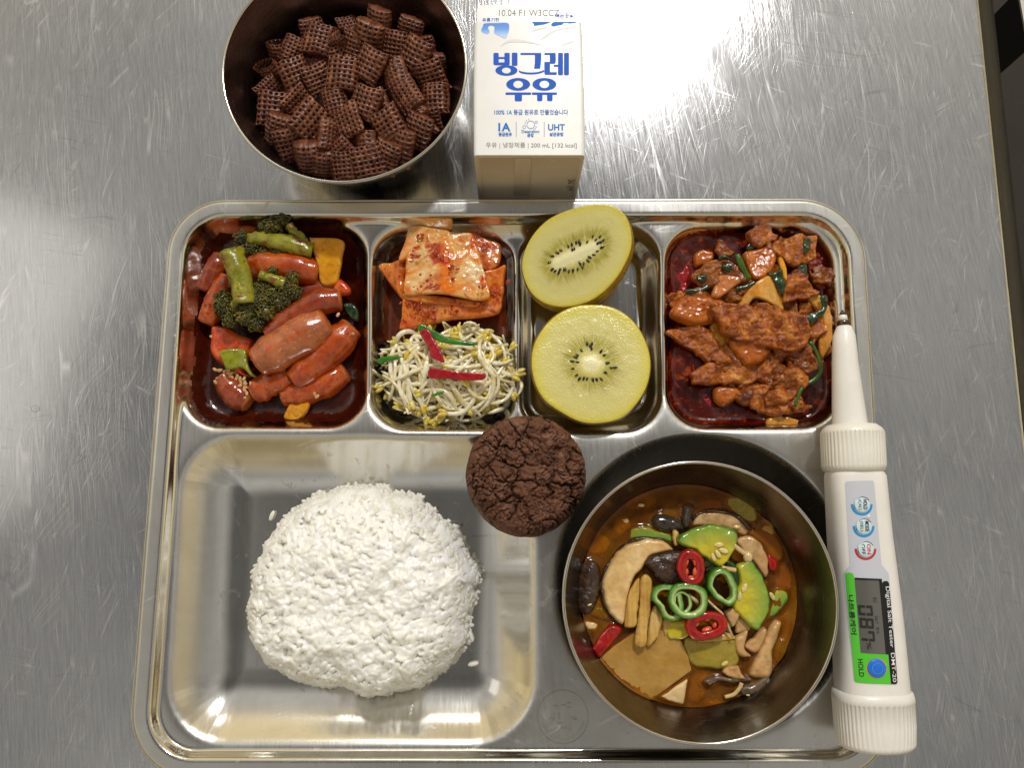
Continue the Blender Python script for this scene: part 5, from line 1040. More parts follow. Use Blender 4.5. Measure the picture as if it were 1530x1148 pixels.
# ------------------------------------------------------------------ rice
def rice():
    m = NT('steamed_rice'); v = m.coords(); t = m.tex(v, 1.5, 2); m.base(m.ramp(t.outputs[0], [(.3, (.975, .955, .885)), (.7, (.985, .978, .94))])); m.set(Roughness=.24); tl = m.add('BsdfTranslucent'); tl.inputs[0].default_value = (.98, .965, .90, 1); mxr = m.add('MixShader'); mxr.inputs[0].default_value = .40; m.L(m.b.outputs[0], mxr.inputs[1]); m.L(tl.outputs[0], mxr.inputs[2]); m.L(mxr.outputs[0], m.out.inputs[0]); M_rice = m.m
    ZR = zoomer(350, 710, 3.281)
    out = PX(ZR([(52, 660), (72, 560), (88, 450), (145, 335), (215, 250), (270, 180), (340, 125), (450, 85), (560, 62), (650, 58), (760, 80), (880, 115), (960, 185), (1060, 250), (1130, 345), (1178, 470), (1187, 560), (1178, 660), (1140, 710), (1140, 790), (1085, 890), (1000, 975), (880, 1060), (760, 1088), (640, 1105), (565, 1085), (520, 1058), (380, 1055), (245, 1005), (150, 925), (75, 820)]), 1.5)[:, :2]
    o = catmull(out, 160, True); c = o.mean(0); o = c + (o - c) * (1 + .035 * noise(np.c_[o, np.zeros(len(o))], 1.1, 77, 2))[:, None]
    def surf(d, xy): 
        q = np.clip(d / 3.6, 0, 1); return .35 + 3.0 * np.sqrt(np.clip(1 - (1 - q) ** 2.4, 0, 1)) + .30 * noise(np.c_[xy, np.zeros(len(xy))], .75, 6, 2) * smooth(.1, 1.0, d)
    t = empty('rice_mound', (c[0], c[1], .3))
    rng = np.random.default_rng(3); lo, hi = o.min(0), o.max(0); pts = rng.uniform(lo, hi, (14000, 2)); s, _, _ = sdf(o, pts[:, 0], pts[:, 1]); ins = s < .07; pts, s = pts[ins], -s[ins]
    keep = rng.random(len(pts)) < np.clip(.20 + .8 * np.exp(-s / .35), 0, 1); pts, s = pts[keep], s[keep]
    zz = surf(s, pts); steep = s < .55; zz = np.where(steep, .35 + (zz - .35) * rng.uniform(.15, 1, len(zz)), zz - rng.exponential(.07, len(zz)) + .0)
    variants = []
    for k in range(6):
        V, F = ball((0, 0, 0), (.5, .5, .5), 8, 6, Matrix(((0, 0, 1), (0, 1, 0), (-1, 0, 0))))
        L, w = rng.uniform(.5, .66), rng.uniform(.235, .29); V = V * (L, w, w * .9); V[:, 2] += .12 * V[:, 0] ** 2 * rng.uniform(-2, 2); V[:, 1] += .3 * V[:, 0] ** 2 * rng.uniform(-1, 1); V *= 1 + .06 * noise(V, 4, k)[:, None]; variants.append((V, F))
    mats = []
    # clumps turn together, as sticky rice does
    ang = noise(np.c_[pts, np.zeros(len(pts))], .8, 9, 2) * 5 + rng.normal(0, .9, len(pts)); rx = rng.normal(0, .22, len(pts))
    e = .05
    gx = (surf(-sdf(o, pts[:, 0] + e, pts[:, 1])[0], pts) - surf(s, pts)) / e; gy = (surf(-sdf(o, pts[:, 0], pts[:, 1] + e)[0], pts) - surf(s, pts)) / e
    # the sticky mass: grains pressed into each other, one continuous body
    oc = c + (o - c) * .985; xy, Q, d = grid_fill(oc, .042); base = surf(d, xy) - .17; H = base.copy(); kk = .02
    lo2 = xy.min(0); cell = .5; key = {}
    for idx_, (cx, cy) in enumerate(((xy - lo2) / cell).astype(int)): key.setdefault((cx, cy), []).append(idx_)
    key = {k_: np.array(v_) for k_, v_ in key.items()}
    for i in range(len(pts)):
        if s[i] < .25: continue
        cx, cy = ((pts[i] - lo2) / cell).astype(int); ids = [key[(cx + a_, cy + b_)] for a_ in (-1, 0, 1) for b_ in (-1, 0, 1) if (cx + a_, cy + b_) in key]
        if not ids: continue
        ids = np.concatenate(ids); q = xy[ids] - pts[i]; ca, sa = math.cos(ang[i]), math.sin(ang[i]); L_, w_ = .28 + .08 * rng.random(), .13 + .035 * rng.random()
        u = q[:, 0] * ca + q[:, 1] * sa; v2 = -q[:, 0] * sa + q[:, 1] * ca + .5 * u * u; e2 = (u / L_) ** 2 + (v2 / w_) ** 2; m_ = e2 < 1
        if not m_.any(): continue
        hgt = surf(s[i:i + 1], pts[i:i + 1])[0] - .20 + .13 * rng.random() + q[m_] @ np.array((np.clip(gx[i], -1.5, 1.5), np.clip(gy[i], -1.5, 1.5))) + w_ * 1.15 * np.sqrt(1 - e2[m_]) + rx[i] * u[m_] * .5
        o_ = H[ids[m_]]; dlt = np.maximum(kk - np.abs(o_ - hgt), 0) / kk; H[ids[m_]] = np.maximum(o_, hgt) + dlt ** 2 * kk * .25
    H = H - .28 * smooth(.42, .75, noise(np.c_[xy, np.zeros(len(xy))], 1.5, 51, 2)) * smooth(.3, 1, d) + .10 * noise(np.c_[xy, np.ones(len(xy))], 2.2, 53, 1) * smooth(.1, .6, d); H = np.where(d <= 1e-9, .3, H); mc = NT('sticky_rice'); mc.base(mc.ramp(mc.tex(mc.coords(False), 1.2, 2).outputs[0], [(.3, (.98, .955, .85)), (.7, (.99, .98, .92))])); mc.set(Roughness=.3); mc.sss(1.0, (1, .96, .84), .22); mc.b.inputs['Specular IOR Level'].default_value = .6
    new('rice_core', np.c_[xy, H], Q, mc.m, t)
    order = np.argsort(-zz + surf(s, pts) - .5 * (s < .6) + .2 * rng.random(len(pts))); big = set(order[:300].tolist()); meshes = [make_mesh('rice_grain', V, F, M_rice) for V, F in variants]; rest = []
    for i in range(len(pts)):
        if i not in big and (s[i] > 1.1 or (s[i] > .45 and rng.random() < .45)): continue
        n = Vector((-np.clip(gx[i], -2, 2), -np.clip(gy[i], -2, 2), 1)).normalized(); R = n.to_track_quat('Z', 'Y').to_matrix() @ Matrix.Rotation(ang[i], 3, 'Z') @ Matrix.Rotation(rx[i], 3, 'Y')
        k = i % 6; p = (pts[i][0], pts[i][1], zz[i] - (.09 if i in big else .035))
        if i in big: put('rice_grain', meshes[k], Matrix.Translation(Vector(p)) @ R.to_4x4(), t)
        else: V, F = variants[k]; rest.append((V @ np.array(R).T + p, F))
    Vs = np.concatenate([a for a, _ in rest]); n0 = np.cumsum([0] + [len(a) for a, _ in rest[:-1]]); Fs = [tuple(q + b for q in f) for (a, F), b in zip(rest, n0) for f in F]
    r = new('rice_grains', Vs, Fs, M_rice, t); r['kind'] = 'stuff'
    T(t, 'mound of steamed white rice in the large square compartment', 'rice')
    for (x, y, a, lb) in ((406, 771, 1.2, 'single loose rice grain on the steel left of the rice mound'), (707, 993, .2, 'single flattened rice grain right of the rice mound by the bright corner'), (704, 952, 1.9, 'loose rice grain touching the lower right of the mound')):
        V, F = variants[0]; o_ = new('rice_grain', V @ np.array(Matrix.Rotation(a, 3, 'Z')).T + P(x, y, .42), F, M_rice); T(o_, lb, 'rice grain')
rice()

# ------------------------------------------------------------------ chocolate cereal
def cereal():
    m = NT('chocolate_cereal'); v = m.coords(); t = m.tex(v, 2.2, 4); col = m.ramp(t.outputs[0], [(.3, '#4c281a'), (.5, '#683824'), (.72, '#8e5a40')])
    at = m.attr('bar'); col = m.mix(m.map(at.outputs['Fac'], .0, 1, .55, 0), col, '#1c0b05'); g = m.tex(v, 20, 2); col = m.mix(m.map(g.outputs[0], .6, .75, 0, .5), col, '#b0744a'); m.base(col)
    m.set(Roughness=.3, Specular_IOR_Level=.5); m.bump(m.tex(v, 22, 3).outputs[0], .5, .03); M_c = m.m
    def pillow(k, bend, puff, opened=False):
        n = 52; u, w = np.meshgrid(np.linspace(-1, 1, n), np.linspace(-1, 1, n)); u, w = u.ravel(), w.ravel(); parts = []
        h = .46 * puff * (1 - np.abs(u) ** 2.6) ** .62 * (.72 + .28 * (1 - w ** 4)) + .015
        kx, ky = 6.0, 7.0; cu = np.abs((u * .5 + .5) * kx % 1 - .5) * 2; cw = np.abs((w * .5 + .5) * ky % 1 - .5) * 2
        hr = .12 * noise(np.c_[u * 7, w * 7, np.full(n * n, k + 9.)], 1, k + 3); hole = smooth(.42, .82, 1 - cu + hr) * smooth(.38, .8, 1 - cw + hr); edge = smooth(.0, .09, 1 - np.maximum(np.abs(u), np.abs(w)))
        ridge = .035 * (1 - (1 - cw)) ** 2
        idx = np.arange(n * n).reshape(n, n); Q = np.stack((idx[:-1, :-1], idx[:-1, 1:], idx[1:, 1:], idx[1:, :-1]), -1).reshape(-1, 4)
        pn = noise(np.c_[u * 2, w * 2, np.full(n * n, k)], 1, k, 2); X = .86 * u * (1 + .05 * noise(np.c_[w * 2, u * 0, u * 0 + k], 1, 3)) + .05 * w * math.sin(k); Y = .90 * w * (1 + .05 * noise(np.c_[u * 2, u * 0, u * 0 + k], 1, 4)); rag = 1 + .04 * noise(np.c_[u * 9, w * 9, np.full(n * n, k)], 1, 8)
        sg = []
        for sgn in (1, -1):
            z = sgn * (h - .17 * hole * edge + ridge * edge) + bend * (X ** 2 - .25) + .05 * pn
            sg.append(np.c_[X * rag, Y * rag, z])
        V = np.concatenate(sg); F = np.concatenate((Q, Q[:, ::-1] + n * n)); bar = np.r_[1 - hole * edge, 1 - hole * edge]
        # seam round the border
        b = np.r_[idx[0, :], idx[1:, -1], idx[-1, -2::-1], idx[-2:0:-1, 0]]; bn = np.roll(b, -1)
        keep = np.ones(len(b), bool)
        if opened: keep = np.abs(V[b, 1]) < .86
        S_ = np.stack((b, b + n * n, bn + n * n, bn), -1)[keep]
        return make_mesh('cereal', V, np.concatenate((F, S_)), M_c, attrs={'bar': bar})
    meshes = [pillow(1, .05, 1), pillow(2, .18, .9), pillow(3, -.08, 1.1), pillow(4, .25, .8), pillow(5, .1, 1.15, True)]
    # zoomed x, y, yaw (deg), size, tilt toward (deg about x), (deg about y), height, mesh
    L = [(945, 135, -40, 1.05, 35, 42, .2, 0), (1118, 178, -25, .95, 48, 10, .1, 1), (598, 228, -10, 1.08, 8, -6, .15, 0), (455, 288, -12, .9, 25, -25, 0, 2), (368, 300, 25, .9, 52, -30, -.1, 4), (332, 408, 14, .9, 76, 8, .0, 4), (465, 428, 32, 1.1, 15, -22, .2, 0), (712, 235, -75, .8, 70, 15, .0, 4), (785, 258, -35, 1., 25, 30, -.1, 1), (880, 220, -30, 1.15, 48, 15, .3, 2), (738, 425, -4, 1.15, 8, -4, .45, 0), (592, 455, 35, 1.0, 24, -28, .1, 3), (890, 372, -35, 1.15, 12, 22, .5, 0), (1030, 258, -20, 1.0, 28, 18, .1, 1), (1150, 318, -38, 1.2, 15, 26, .35, 0), (1040, 440, 12, 1.05, 10, 40, .35, 2), (1240, 432, 10, 1.05, 42, 8, .2, 3), (1285, 362, -8, .8, 60, 10, -.05, 1), (1105, 555, 30, 1.08, 12, 25, .5, 0), (1315, 582, 0, 1.08, 6, 12, .3, 2), (340, 622, -2, 1.15, 18, -8, .2, 0), (318, 512, -35, .85, 30, -25, -.05, 1), (548, 695, -26, 1.25, 14, -35, .6, 1), (378, 745, -14, 1.05, 48, -5, .2, 2), (432, 828, 20, 1.08, 38, -10, .3, 0), (545, 908, 2, 1.08, 56, 0, .4, 2), (655, 775, 8, 1.0, 8, -62, .5, 0), (770, 695, 12, 1.1, 12, 26, .6, 3), (868, 592, -24, 1.12, 14, 18, .7, 0), (955, 598, 10, .9, 20, 50, .2, 1), (1000, 722, 24, 1.15, 28, 12, .65, 0), (1195, 772, -34, 1.12, 22, 30, .6, 1), (1165, 640, 30, .85, 20, 55, .2, 2), (1272, 705, -10, .9, 45, 22, .2, 3), (745, 872, 28, .95, 48, 14, .35, 1), (872, 842, -12, 1.0, 12, 48, .35, 2), (1102, 872, -38, 1.2, 18, 42, .45, 0), (588, 1015, -12, 1.05, 58, 0, .3, 2), (742, 1003, 0, 1.02, 28, 10, .45, 0), (893, 972, 18, 1.12, 28, -14, .55, 3), (1000, 925, -38, 1.05, 30, 28, .45, 1), (1312, 782, 18, .8, 35, 45, .2, 0), (690, 592, 12, .95, 12, 10, .1, 2), (1360, 485, 20, .7, 60, 30, -.1, 1), (1025, 805, 22, .95, 40, 10, .3, 2), (480, 590, -30, 1.0, 25, -40, .1, 3), (560, 180, 30, .9, 40, -30, -.2, 1), (820, 800, 20, .9, 30, 30, .0, 0), (470, 980, 40, .9, 45, -30, -.1, 1), (1250, 250, -10, .8, 50, 20, -.1, 3)]
    r = random.Random(6); c0 = np.array((CB[0], CB[1])); hours = ['three', 'two', 'one', 'twelve', 'eleven', 'ten', 'nine', 'eight', 'seven', 'six', 'five', 'four']; G = 'chocolate cereal squares heaped in the steel bowl'
    hc = P(*Z1([(830, 560)])[0], 4.0)[:2]
    def one(x, y, yaw, s, tx, ty, dz, k, lab):
        px = Z1([(x, y)])[0]; z = 3.15 + .9 * max(0, 1 - (math.hypot(x - 830, y - 570) / 640) ** 2) + dz; p = P(*px, z); lim = float(bowl_r(z - CB[2] - .35)) - (.86 if dz > -.5 else 1.12) * s; v_ = p[:2] - c0; p[:2] = c0 + v_ * min(1, lim / np.linalg.norm(v_))
        M = Matrix.Translation(Vector(p)) @ Matrix.Rotation(math.radians(-ty * 1.1), 4, 'Y') @ Matrix.Rotation(math.radians(tx * 1.1), 4, 'X') @ Matrix.Rotation(math.radians(yaw), 4, 'Z') @ Matrix.Scale(s * .88, 4)
        o = put('cereal_square', meshes[k], M); T(o, lab(p), 'cereal', G); return o
    def lab_top(p):
        d = p[:2] - hc; a = math.degrees(math.atan2(d[1], d[0])); h = hours[int(round(a / 30)) % 12]; q = np.linalg.norm(d); ring = 'near the centre' if q < 2.0 else ('halfway out' if q < 3.7 else 'at the outer edge'); til = 'flat' if max(abs(tt[0]), abs(tt[1])) < 17 else ('tilted' if max(abs(tt[0]), abs(tt[1])) < 40 else 'upright'); return f'{til} chocolate cereal square {ring} of the heap towards {h} o\'clock'
    for a in L: tt = a[4:6]; one(*a, lab_top)
    for i in range(44):
        q = math.sqrt(r.random()); a = r.uniform(0, 6.283); x, y = 825 + 520 * q * math.cos(a), 575 + 420 * q * math.sin(a)
        one(x, y, r.uniform(0, 90), r.uniform(.85, 1.05), r.uniform(-40, 40), r.uniform(-40, 40), -.75, r.randrange(5), lambda p: f'buried cereal square below the top layer of the heap towards {hours[int(round(math.degrees(math.atan2(p[1] - hc[1], p[0] - hc[0])) / 30)) % 12]} o\'clock')
cereal()

# ------------------------------------------------------------------ soup
ZB = 3.28
MEN = []                                           # outlines that stand in the broth
M_shi = food('shiitake_flesh', mot=.14, stops=[(.25, '#c99c58'), (.55, '#e2be82'), (.8, '#eed6a4')], scale=.8, rough=.3, bump=.4, bscale=6, sss=.25, coat=.25)
M_cap = food('mushroom_cap', [(.25, '#1f130c'), (.5, '#3b2619'), (.78, '#6a4a34')], 1.6, rough=.25, bump=.9, bscale=5, bdist=.06, coat=.4, dist=1.2)
M_capg = food('oyster_cap', [(.3, '#4a3a2c'), (.6, '#665240'), (.8, '#7d6852')], 1.2, rough=.2, bump=.5, bscale=5, coat=.5)
M_mush = food('mushroom_stem', [(.25, '#ae804a'), (.5, '#cb9f66'), (.8, '#ddbc8a')], .7, rough=.25, bump=.5, bscale=5, sss=.2, coat=.4, dist=.8)
M_rad = food('simmered_radish', [(.25, '#97661f'), (.5, '#b88a38'), (.75, '#d2aa5e')], .4, mot=.08, rough=.14, bump=.35, bscale=4, sss=.4, coat=.4, spots=[(.5, .5, .75, '#d2a660')], sr=(1, .7, .3))
M_tofu = food('tofu', mot=.08, stops=[(.3, '#d8b478'), (.7, '#e6cd9c')], scale=1, rough=.35, bump=.4, bscale=9, sss=.3)
M_soni = food('soup_onion', mot=.12, stops=[(.25, '#c4923c'), (.5, '#dcb25c'), (.8, '#e8cc86')], scale=.5, rough=.15, bump=.15, bscale=3, sss=.4, coat=.6)
M_leeky = food('pale_leek', mot=.12, stops=[(.25, '#a08a1c'), (.5, '#b8a236'), (.8, '#c4b254')], scale=.6, rough=.15, bump=.25, bscale=4, sss=.35, coat=.6)
M_leekd = food('dark_leek', [(.3, '#1d3214'), (.7, '#3d5a2a')], 1, rough=.2, bump=.3, coat=.5)
M_wood = food('wood_ear', [(.3, '#2b221c'), (.6, '#43362c'), (.8, '#564638')], .8, rough=.14, bump=.25, bscale=4, coat=.7)
M_chil = food('red_chili', [(.3, '#850a06'), (.6, '#a8140a'), (.8, '#bc2812')], 1.2, rough=.14, bump=.3, bscale=5, coat=.6)
M_pith = food('chili_pith', [(.3, '#c83a1c'), (.7, '#e0683c')], 2, rough=.25, sss=.3, coat=.3)
M_yseed = food('pale_seed', [(.3, '#d8c070'), (.7, '#e6d698')], 2, rough=.25, sss=.3, coat=.3)
M_enoki = food('enoki', [(.3, '#cdae74'), (.7, '#dcc594')], 1.5, rough=.25, sss=.3, coat=.3)
for m_, al in ((M_rad, .86), (M_soni, .86), (M_leeky, .78)): m_.node_tree.nodes['Principled BSDF'].inputs['Alpha'].default_value = al
def squash(name, skin, mid, core):
    m = NT(name); at = m.attr('skin'); v = m.coords(); n = m.tex(v, 1.6, 4); x = m.math('ADD', at.outputs['Fac'], m.math('MULTIPLY', m.math('SUBTRACT', n.outputs[0], .5), .18))
    m.base(m.ramp(x, [(0, skin), (.03, skin), (.08, '#7fa236'), (.28, mid), (.6, core)])); m.set(Roughness=.16, Coat_Weight=.5, Coat_Roughness=.08); m.sss(.3, (1, .95, .4), .15); b = m.tex(v, 8, 4); m.bump(b.outputs[0], .35, .03); return m.m
M_zuc = squash('green_squash', '#44701a', '#a9b03c', '#cdbd28'); M_zucd = squash('squash_in_broth', '#35520e', '#8f8f1e', '#b0a024')
def ring_skin(o, px_skin, z):
    """Marks, on a slab, how far each vertex lies from the rind's line."""
    w = PX(Z7(px_skin), z)[:, :2]; me = o.data; V = np.empty(len(me.vertices) * 3); me.vertices.foreach_get('co', V); V = V.reshape(-1, 3) / S + WL[o.name]
    best = np.full(len(V), 9.)
    for a, b in zip(w[:-1], w[1:]):
        d = b - a; t = np.clip(((V[:, :2] - a) @ d) / (d @ d), 0, 1); best = np.minimum(best, np.linalg.norm(V[:, :2] - a - t[:, None] * d, axis=1))
    at = me.attributes.new('skin', 'FLOAT', 'POINT'); at.data.foreach_set('value', np.clip(best / 2.0, 0, 1).astype(np.float32))
def soup(name, pts, z, th, mat, label, cat, group=None, wet=True, rind=None, **k):
    kw = dict(er=.17, res=.055, nz=.10, ns=1.2, edge_n=.08, ridge=.02, fine=.02); kw.update(k)
    o = slab(name, Z7(pts), z, th, mat, **kw)
    if wet: MEN.append(PX(Z7(pts), ZB)[:, :2])
    if rind: ring_skin(o, rind, z)
    T(o, label, cat, group); return o
sh = lambda *a, **k: a
# --- things sunk in the broth first
for k_, (pts, mt, nm, ct, lb) in enumerate((
    ([(640, 60), (700, 20), (780, 40), (760, 90), (680, 100)], M_soni, 'onion_piece', 'onion', 'sunk onion piece at the top of the soup'),
    ([(1060, 380), (1130, 360), (1150, 470), (1100, 520), (1050, 460)], M_mush, 'mushroom_slice', 'mushroom', 'sunk mushroom slice near the right wall of the soup'),
    ([(1085, 650), (1140, 620), (1150, 720), (1110, 790), (1080, 740)], M_rad, 'radish_slice', 'radish', 'sunk radish piece below the right edge squash'),
    ([(620, 940), (700, 930), (690, 1080), (620, 1110), (590, 1040)], M_rad, 'radish_slice', 'radish', 'sunk radish piece right of the tofu corner'),
    ([(700, 1090), (800, 1100), (850, 1120), (780, 1150), (690, 1135)], M_leeky, 'leek_piece', 'leek', 'sunk yellow leek strip at the bottom of the soup'),
    ([(200, 150), (270, 110), (290, 170), (230, 220)], M_tofu, 'tofu_piece', 'tofu', 'sunk tofu piece at the upper left of the soup'),
    ([(60, 240), (130, 200), (190, 260), (130, 320), (70, 310)], M_soni, 'onion_piece', 'onion', 'sunk onion piece left of the shiitake slice'),
    ([(250, 20), (340, -10), (430, 20), (400, 70), (290, 80)], M_rad, 'radish_slice', 'radish', 'sunk radish slice at the top left of the soup'),
    ([(230, 690), (280, 720), (210, 800), (150, 780)], M_leekd, 'leek_piece', 'leek', 'sunk dark leek leaf above the radish slab'),
    ([(1000, 880), (1080, 900), (1050, 1000), (980, 1060)], M_soni, 'onion_piece', 'onion', 'sunk onion piece at the lower right wall of the soup'),
    ([(930, 690), (1010, 640), (1040, 690), (960, 760)], M_zucd, 'squash_piece', 'squash', 'sunk squash piece below the right squash wedge'),
    ([(540, 20), (600, -10), (640, 20), (600, 60)], M_cap, 'shiitake_mushroom', 'mushroom', 'sunk dark mushroom piece at the top of the soup'))):
    soup(nm, pts, 2.98, .24, mt, lb, ct, wet=False, nz=.06, **({'rind': [pts[0], pts[1]]} if mt is M_zucd else {}))
soup('squash_piece', [(1085, 800), (1108, 780), (1120, 840), (1098, 890)], 3.24, .14, M_zuc, 'thin green squash sliver at the lower right wall', 'squash', rind=[(1108, 780), (1120, 840), (1098, 890)])
soup('onion_strip', [(470, 660), (520, 650), (505, 720), (480, 760), (462, 720)], 3.5, .14, M_soni, 'short onion strip behind the yellow squash cube', 'onion', wet=False)
soup('leek_piece', [(690, 300), (760, 390), (730, 420), (680, 390)], 3.65, .12, M_leekd, 'dark leek piece under the top squash wedge', 'leek', wet=False)
soup('mushroom_slice', [(860, 640), (930, 700), (900, 740), (850, 730)], 3.45, .2, M_mush, 'mushroom scrap in the shade of the right squash wedge', 'mushroom', wet=False)
soup('potato_piece', [(785, 50), (830, -5), (900, 5), (960, 60), (975, 130), (920, 160), (850, 110)], 3.12, .22, M_leeky, 'pale yellow potato piece half sunk at the top right of the soup', 'potato', er=.3, wet=False)
soup('potato_piece', [(975, 182), (1010, 140), (1052, 108), (1062, 212), (1010, 205)], 3.2, .2, M_rad, 'small pale potato cube at the upper right of the soup', 'potato')
soup('mushroom_slice', [(618, 165), (655, 100), (720, 85), (790, 88), (870, 120), (932, 182), (905, 222), (800, 180), (700, 168)], 3.25, .22, M_mush, 'brown shiitake slice with dark rim behind the top squash wedge', 'mushroom', tilt=(0, .1))
soup('mushroom_rind', [(625, 120), (665, 90), (760, 80), (870, 112), (935, 178), (925, 190), (860, 130), (760, 96), (670, 104), (632, 138)], 3.5, .07, M_cap, 'dark cap rim along the upper brown mushroom slice', 'mushroom', wet=False, er=.06, res=.05)
soup('onion_piece', [(930, 202), (1020, 188), (1082, 240), (1108, 325), (1060, 355), (1000, 262)], 3.2, .16, M_soni, 'curved onion piece at the right of the soup', 'onion', 'onion pieces in the soup')
soup('mushroom_slice', [(862, 248), (900, 222), (935, 216), (1002, 270), (1032, 370), (1012, 442), (950, 362), (890, 300)], 3.4, .2, M_mush, 'curved brown mushroom slice leaning right of the enoki head', 'mushroom')
soup('chili_piece', [(1022, 308), (1050, 330), (1083, 350), (1072, 412), (1035, 402)], 3.4, .2, M_chil, 'small red chili bit at the right of the soup', 'chili')
soup('squash_piece', [(288, 240), (296, 182), (380, 168), (460, 195), (516, 215), (512, 258), (420, 238), (340, 232)], 3.25, .22, M_zucd, 'yellow green squash piece behind the shiitake slice', 'squash', rind=[(340, 232), (420, 238), (512, 258)])
for pts, rz, lb in ([[(405, 150), (430, 105), (490, 100), (545, 125), (580, 160), (575, 190), (510, 200), (445, 190)], 3.5, 'broad wood ear mushroom lobe at the top of the soup'], [[(565, 130), (572, 70), (600, 52), (628, 80), (622, 140), (600, 185), (572, 175)], 3.55, 'narrow wood ear mushroom lobe standing at the top of the soup']):
    soup('wood_ear', pts, rz - .2, .42, M_wood, lb, 'mushroom', 'wood ear lobes', er=.45, res=.05, nz=.04)
soup('squash_piece', [(1015, 672), (1040, 580), (1060, 510), (1100, 500), (1142, 546), (1082, 632)], 3.2, .2, M_zuc, 'small green squash piece at the right edge of the soup', 'squash', rind=[(1142, 546), (1082, 632), (1015, 672)])
soup('squash_piece', [(75, 622), (120, 560), (160, 610), (192, 668), (120, 652)], 3.2, .18, M_zucd, 'green squash bit beneath the dark cap at the left', 'squash', rind=[(75, 622), (120, 652), (192, 668)])
soup('squash_piece', [(-10, 420), (8, 378), (22, 392), (12, 480), (-8, 500)], 3.2, .15, M_zucd, 'squash sliver at the far left wall of the soup bowl', 'squash', rind=[(-10, 420), (-8, 500)], wet=False)
soup('shiitake_mushroom', [(0, 490), (20, 400), (68, 348), (118, 360), (140, 440), (132, 540), (92, 622), (40, 647), (2, 605)], 3.25, .45, M_cap, 'dark wrinkled shiitake cap at the left edge of the soup', 'mushroom', er=.6, nz=.09, ns=2.2)
soup('tofu_piece', [(35, 670), (110, 680), (115, 720), (60, 725)], 3.16, .13, M_tofu, 'small tofu piece sunk at the left of the soup', 'tofu', 'tofu pieces in the soup', wet=False)
soup('chili_piece', [(88, 805), (130, 750), (188, 690), (242, 706), (236, 752), (180, 815), (130, 868), (96, 845)], 3.3, .3, M_chil, 'bright red chili piece at the lower left of the soup', 'chili', er=.2)
soup('chili_piece', [(40, 800), (75, 790), (95, 850), (88, 900), (55, 880)], 3.15, .14, M_chil, 'dark red chili piece under the broth at the left wall', 'chili', wet=False)
soup('leek_piece', [(1060, 870), (1075, 800), (1105, 790), (1100, 850), (1085, 890)], 3.2, .12, M_leeky, 'yellow green leek bit at the right wall of the soup', 'leek')
# oyster mushrooms
soup('oyster_mushroom', [(928, 965), (965, 860), (1010, 752), (1058, 672), (1102, 682), (1080, 760), (1055, 830), (1045, 960), (985, 985)], 3.35, .34, M_mush, 'long pale oyster mushroom stem at the lower right', 'mushroom', er=.3, nz=.05, ns=1)
soup('oyster_mushroom', [(870, 1050), (890, 1025), (960, 1000), (1035, 955), (1035, 1015), (1000, 1050), (950, 1072), (900, 1075)], 3.4, .26, M_capg, 'grey brown oyster mushroom cap at the foot of the long stem', 'mushroom', er=.25)
soup('oyster_mushroom', [(780, 950), (800, 925), (870, 912), (892, 960), (900, 985), (840, 985)], 3.5, .2, M_mush, 'short gilled oyster mushroom stem above its brown cap', 'mushroom', er=.15, nz=.06, ns=4)
soup('oyster_mushroom', [(680, 990), (720, 975), (780, 965), (850, 975), (935, 975), (938, 1000), (850, 1010), (775, 1000), (720, 1020), (690, 1010)], 3.42, .2, M_capg, 'frilled brown oyster mushroom cap in the lower middle of the soup', 'mushroom', er=.16, wave=lambda x, y: .08 * np.sin(5 * x))
soup('oyster_mushroom', [(842, 775), (880, 740), (922, 722), (905, 820), (938, 860), (905, 868), (868, 850)], 3.45, .25, M_mush, 'short pale mushroom stem right of the lower chili ring', 'mushroom', wet=False)
soup('oyster_mushroom', [(902, 808), (950, 755), (1000, 708), (1022, 742), (975, 838), (930, 840)], 3.4, .25, M_mush, 'tan mushroom strip between two pale mushroom stems', 'mushroom', wet=False)
soup('tofu_piece', [(432, 1078), (510, 1030), (602, 972), (590, 1050), (575, 1122), (500, 1106)], 3.2, .25, M_tofu, 'pale tofu corner at the bottom of the soup', 'tofu', 'tofu pieces in the soup', sharp=True)
soup('radish_slice', [(112, 882), (200, 805), (290, 742), (390, 700), (480, 680), (530, 725), (565, 780), (600, 860), (627, 940), (530, 1010), (440, 1070), (395, 1102), (310, 1060), (225, 1000)], 3.24, .22, M_rad, 'large translucent radish slab at the lower left of the soup', 'radish', sharp=True, tilt=(.018, .022), er=.1, nz=.03, ns=.8)
soup('squash_piece', [(488, 690), (575, 668), (612, 758), (500, 772)], 3.5, .22, M_zuc, 'yellow squash cube left of the lower chili ring', 'squash', wet=False, rind=[(-400, 0), (-400, 10)])
soup('leek_piece', [(580, 765), (690, 775), (800, 772), (872, 788), (876, 900), (800, 935), (700, 925), (622, 912)], 3.45, .2, M_leeky, 'translucent yellow leek square below the lower chili ring', 'leek', tilt=(0, .08), wave=lambda x, y: -.1 * x * x)
soup('leek_piece', [(640, 790), (720, 765), (800, 735), (860, 770), (780, 785)], 3.62, .12, M_soni, 'thin leek layer lying on the yellow leek square', 'leek', wet=False)
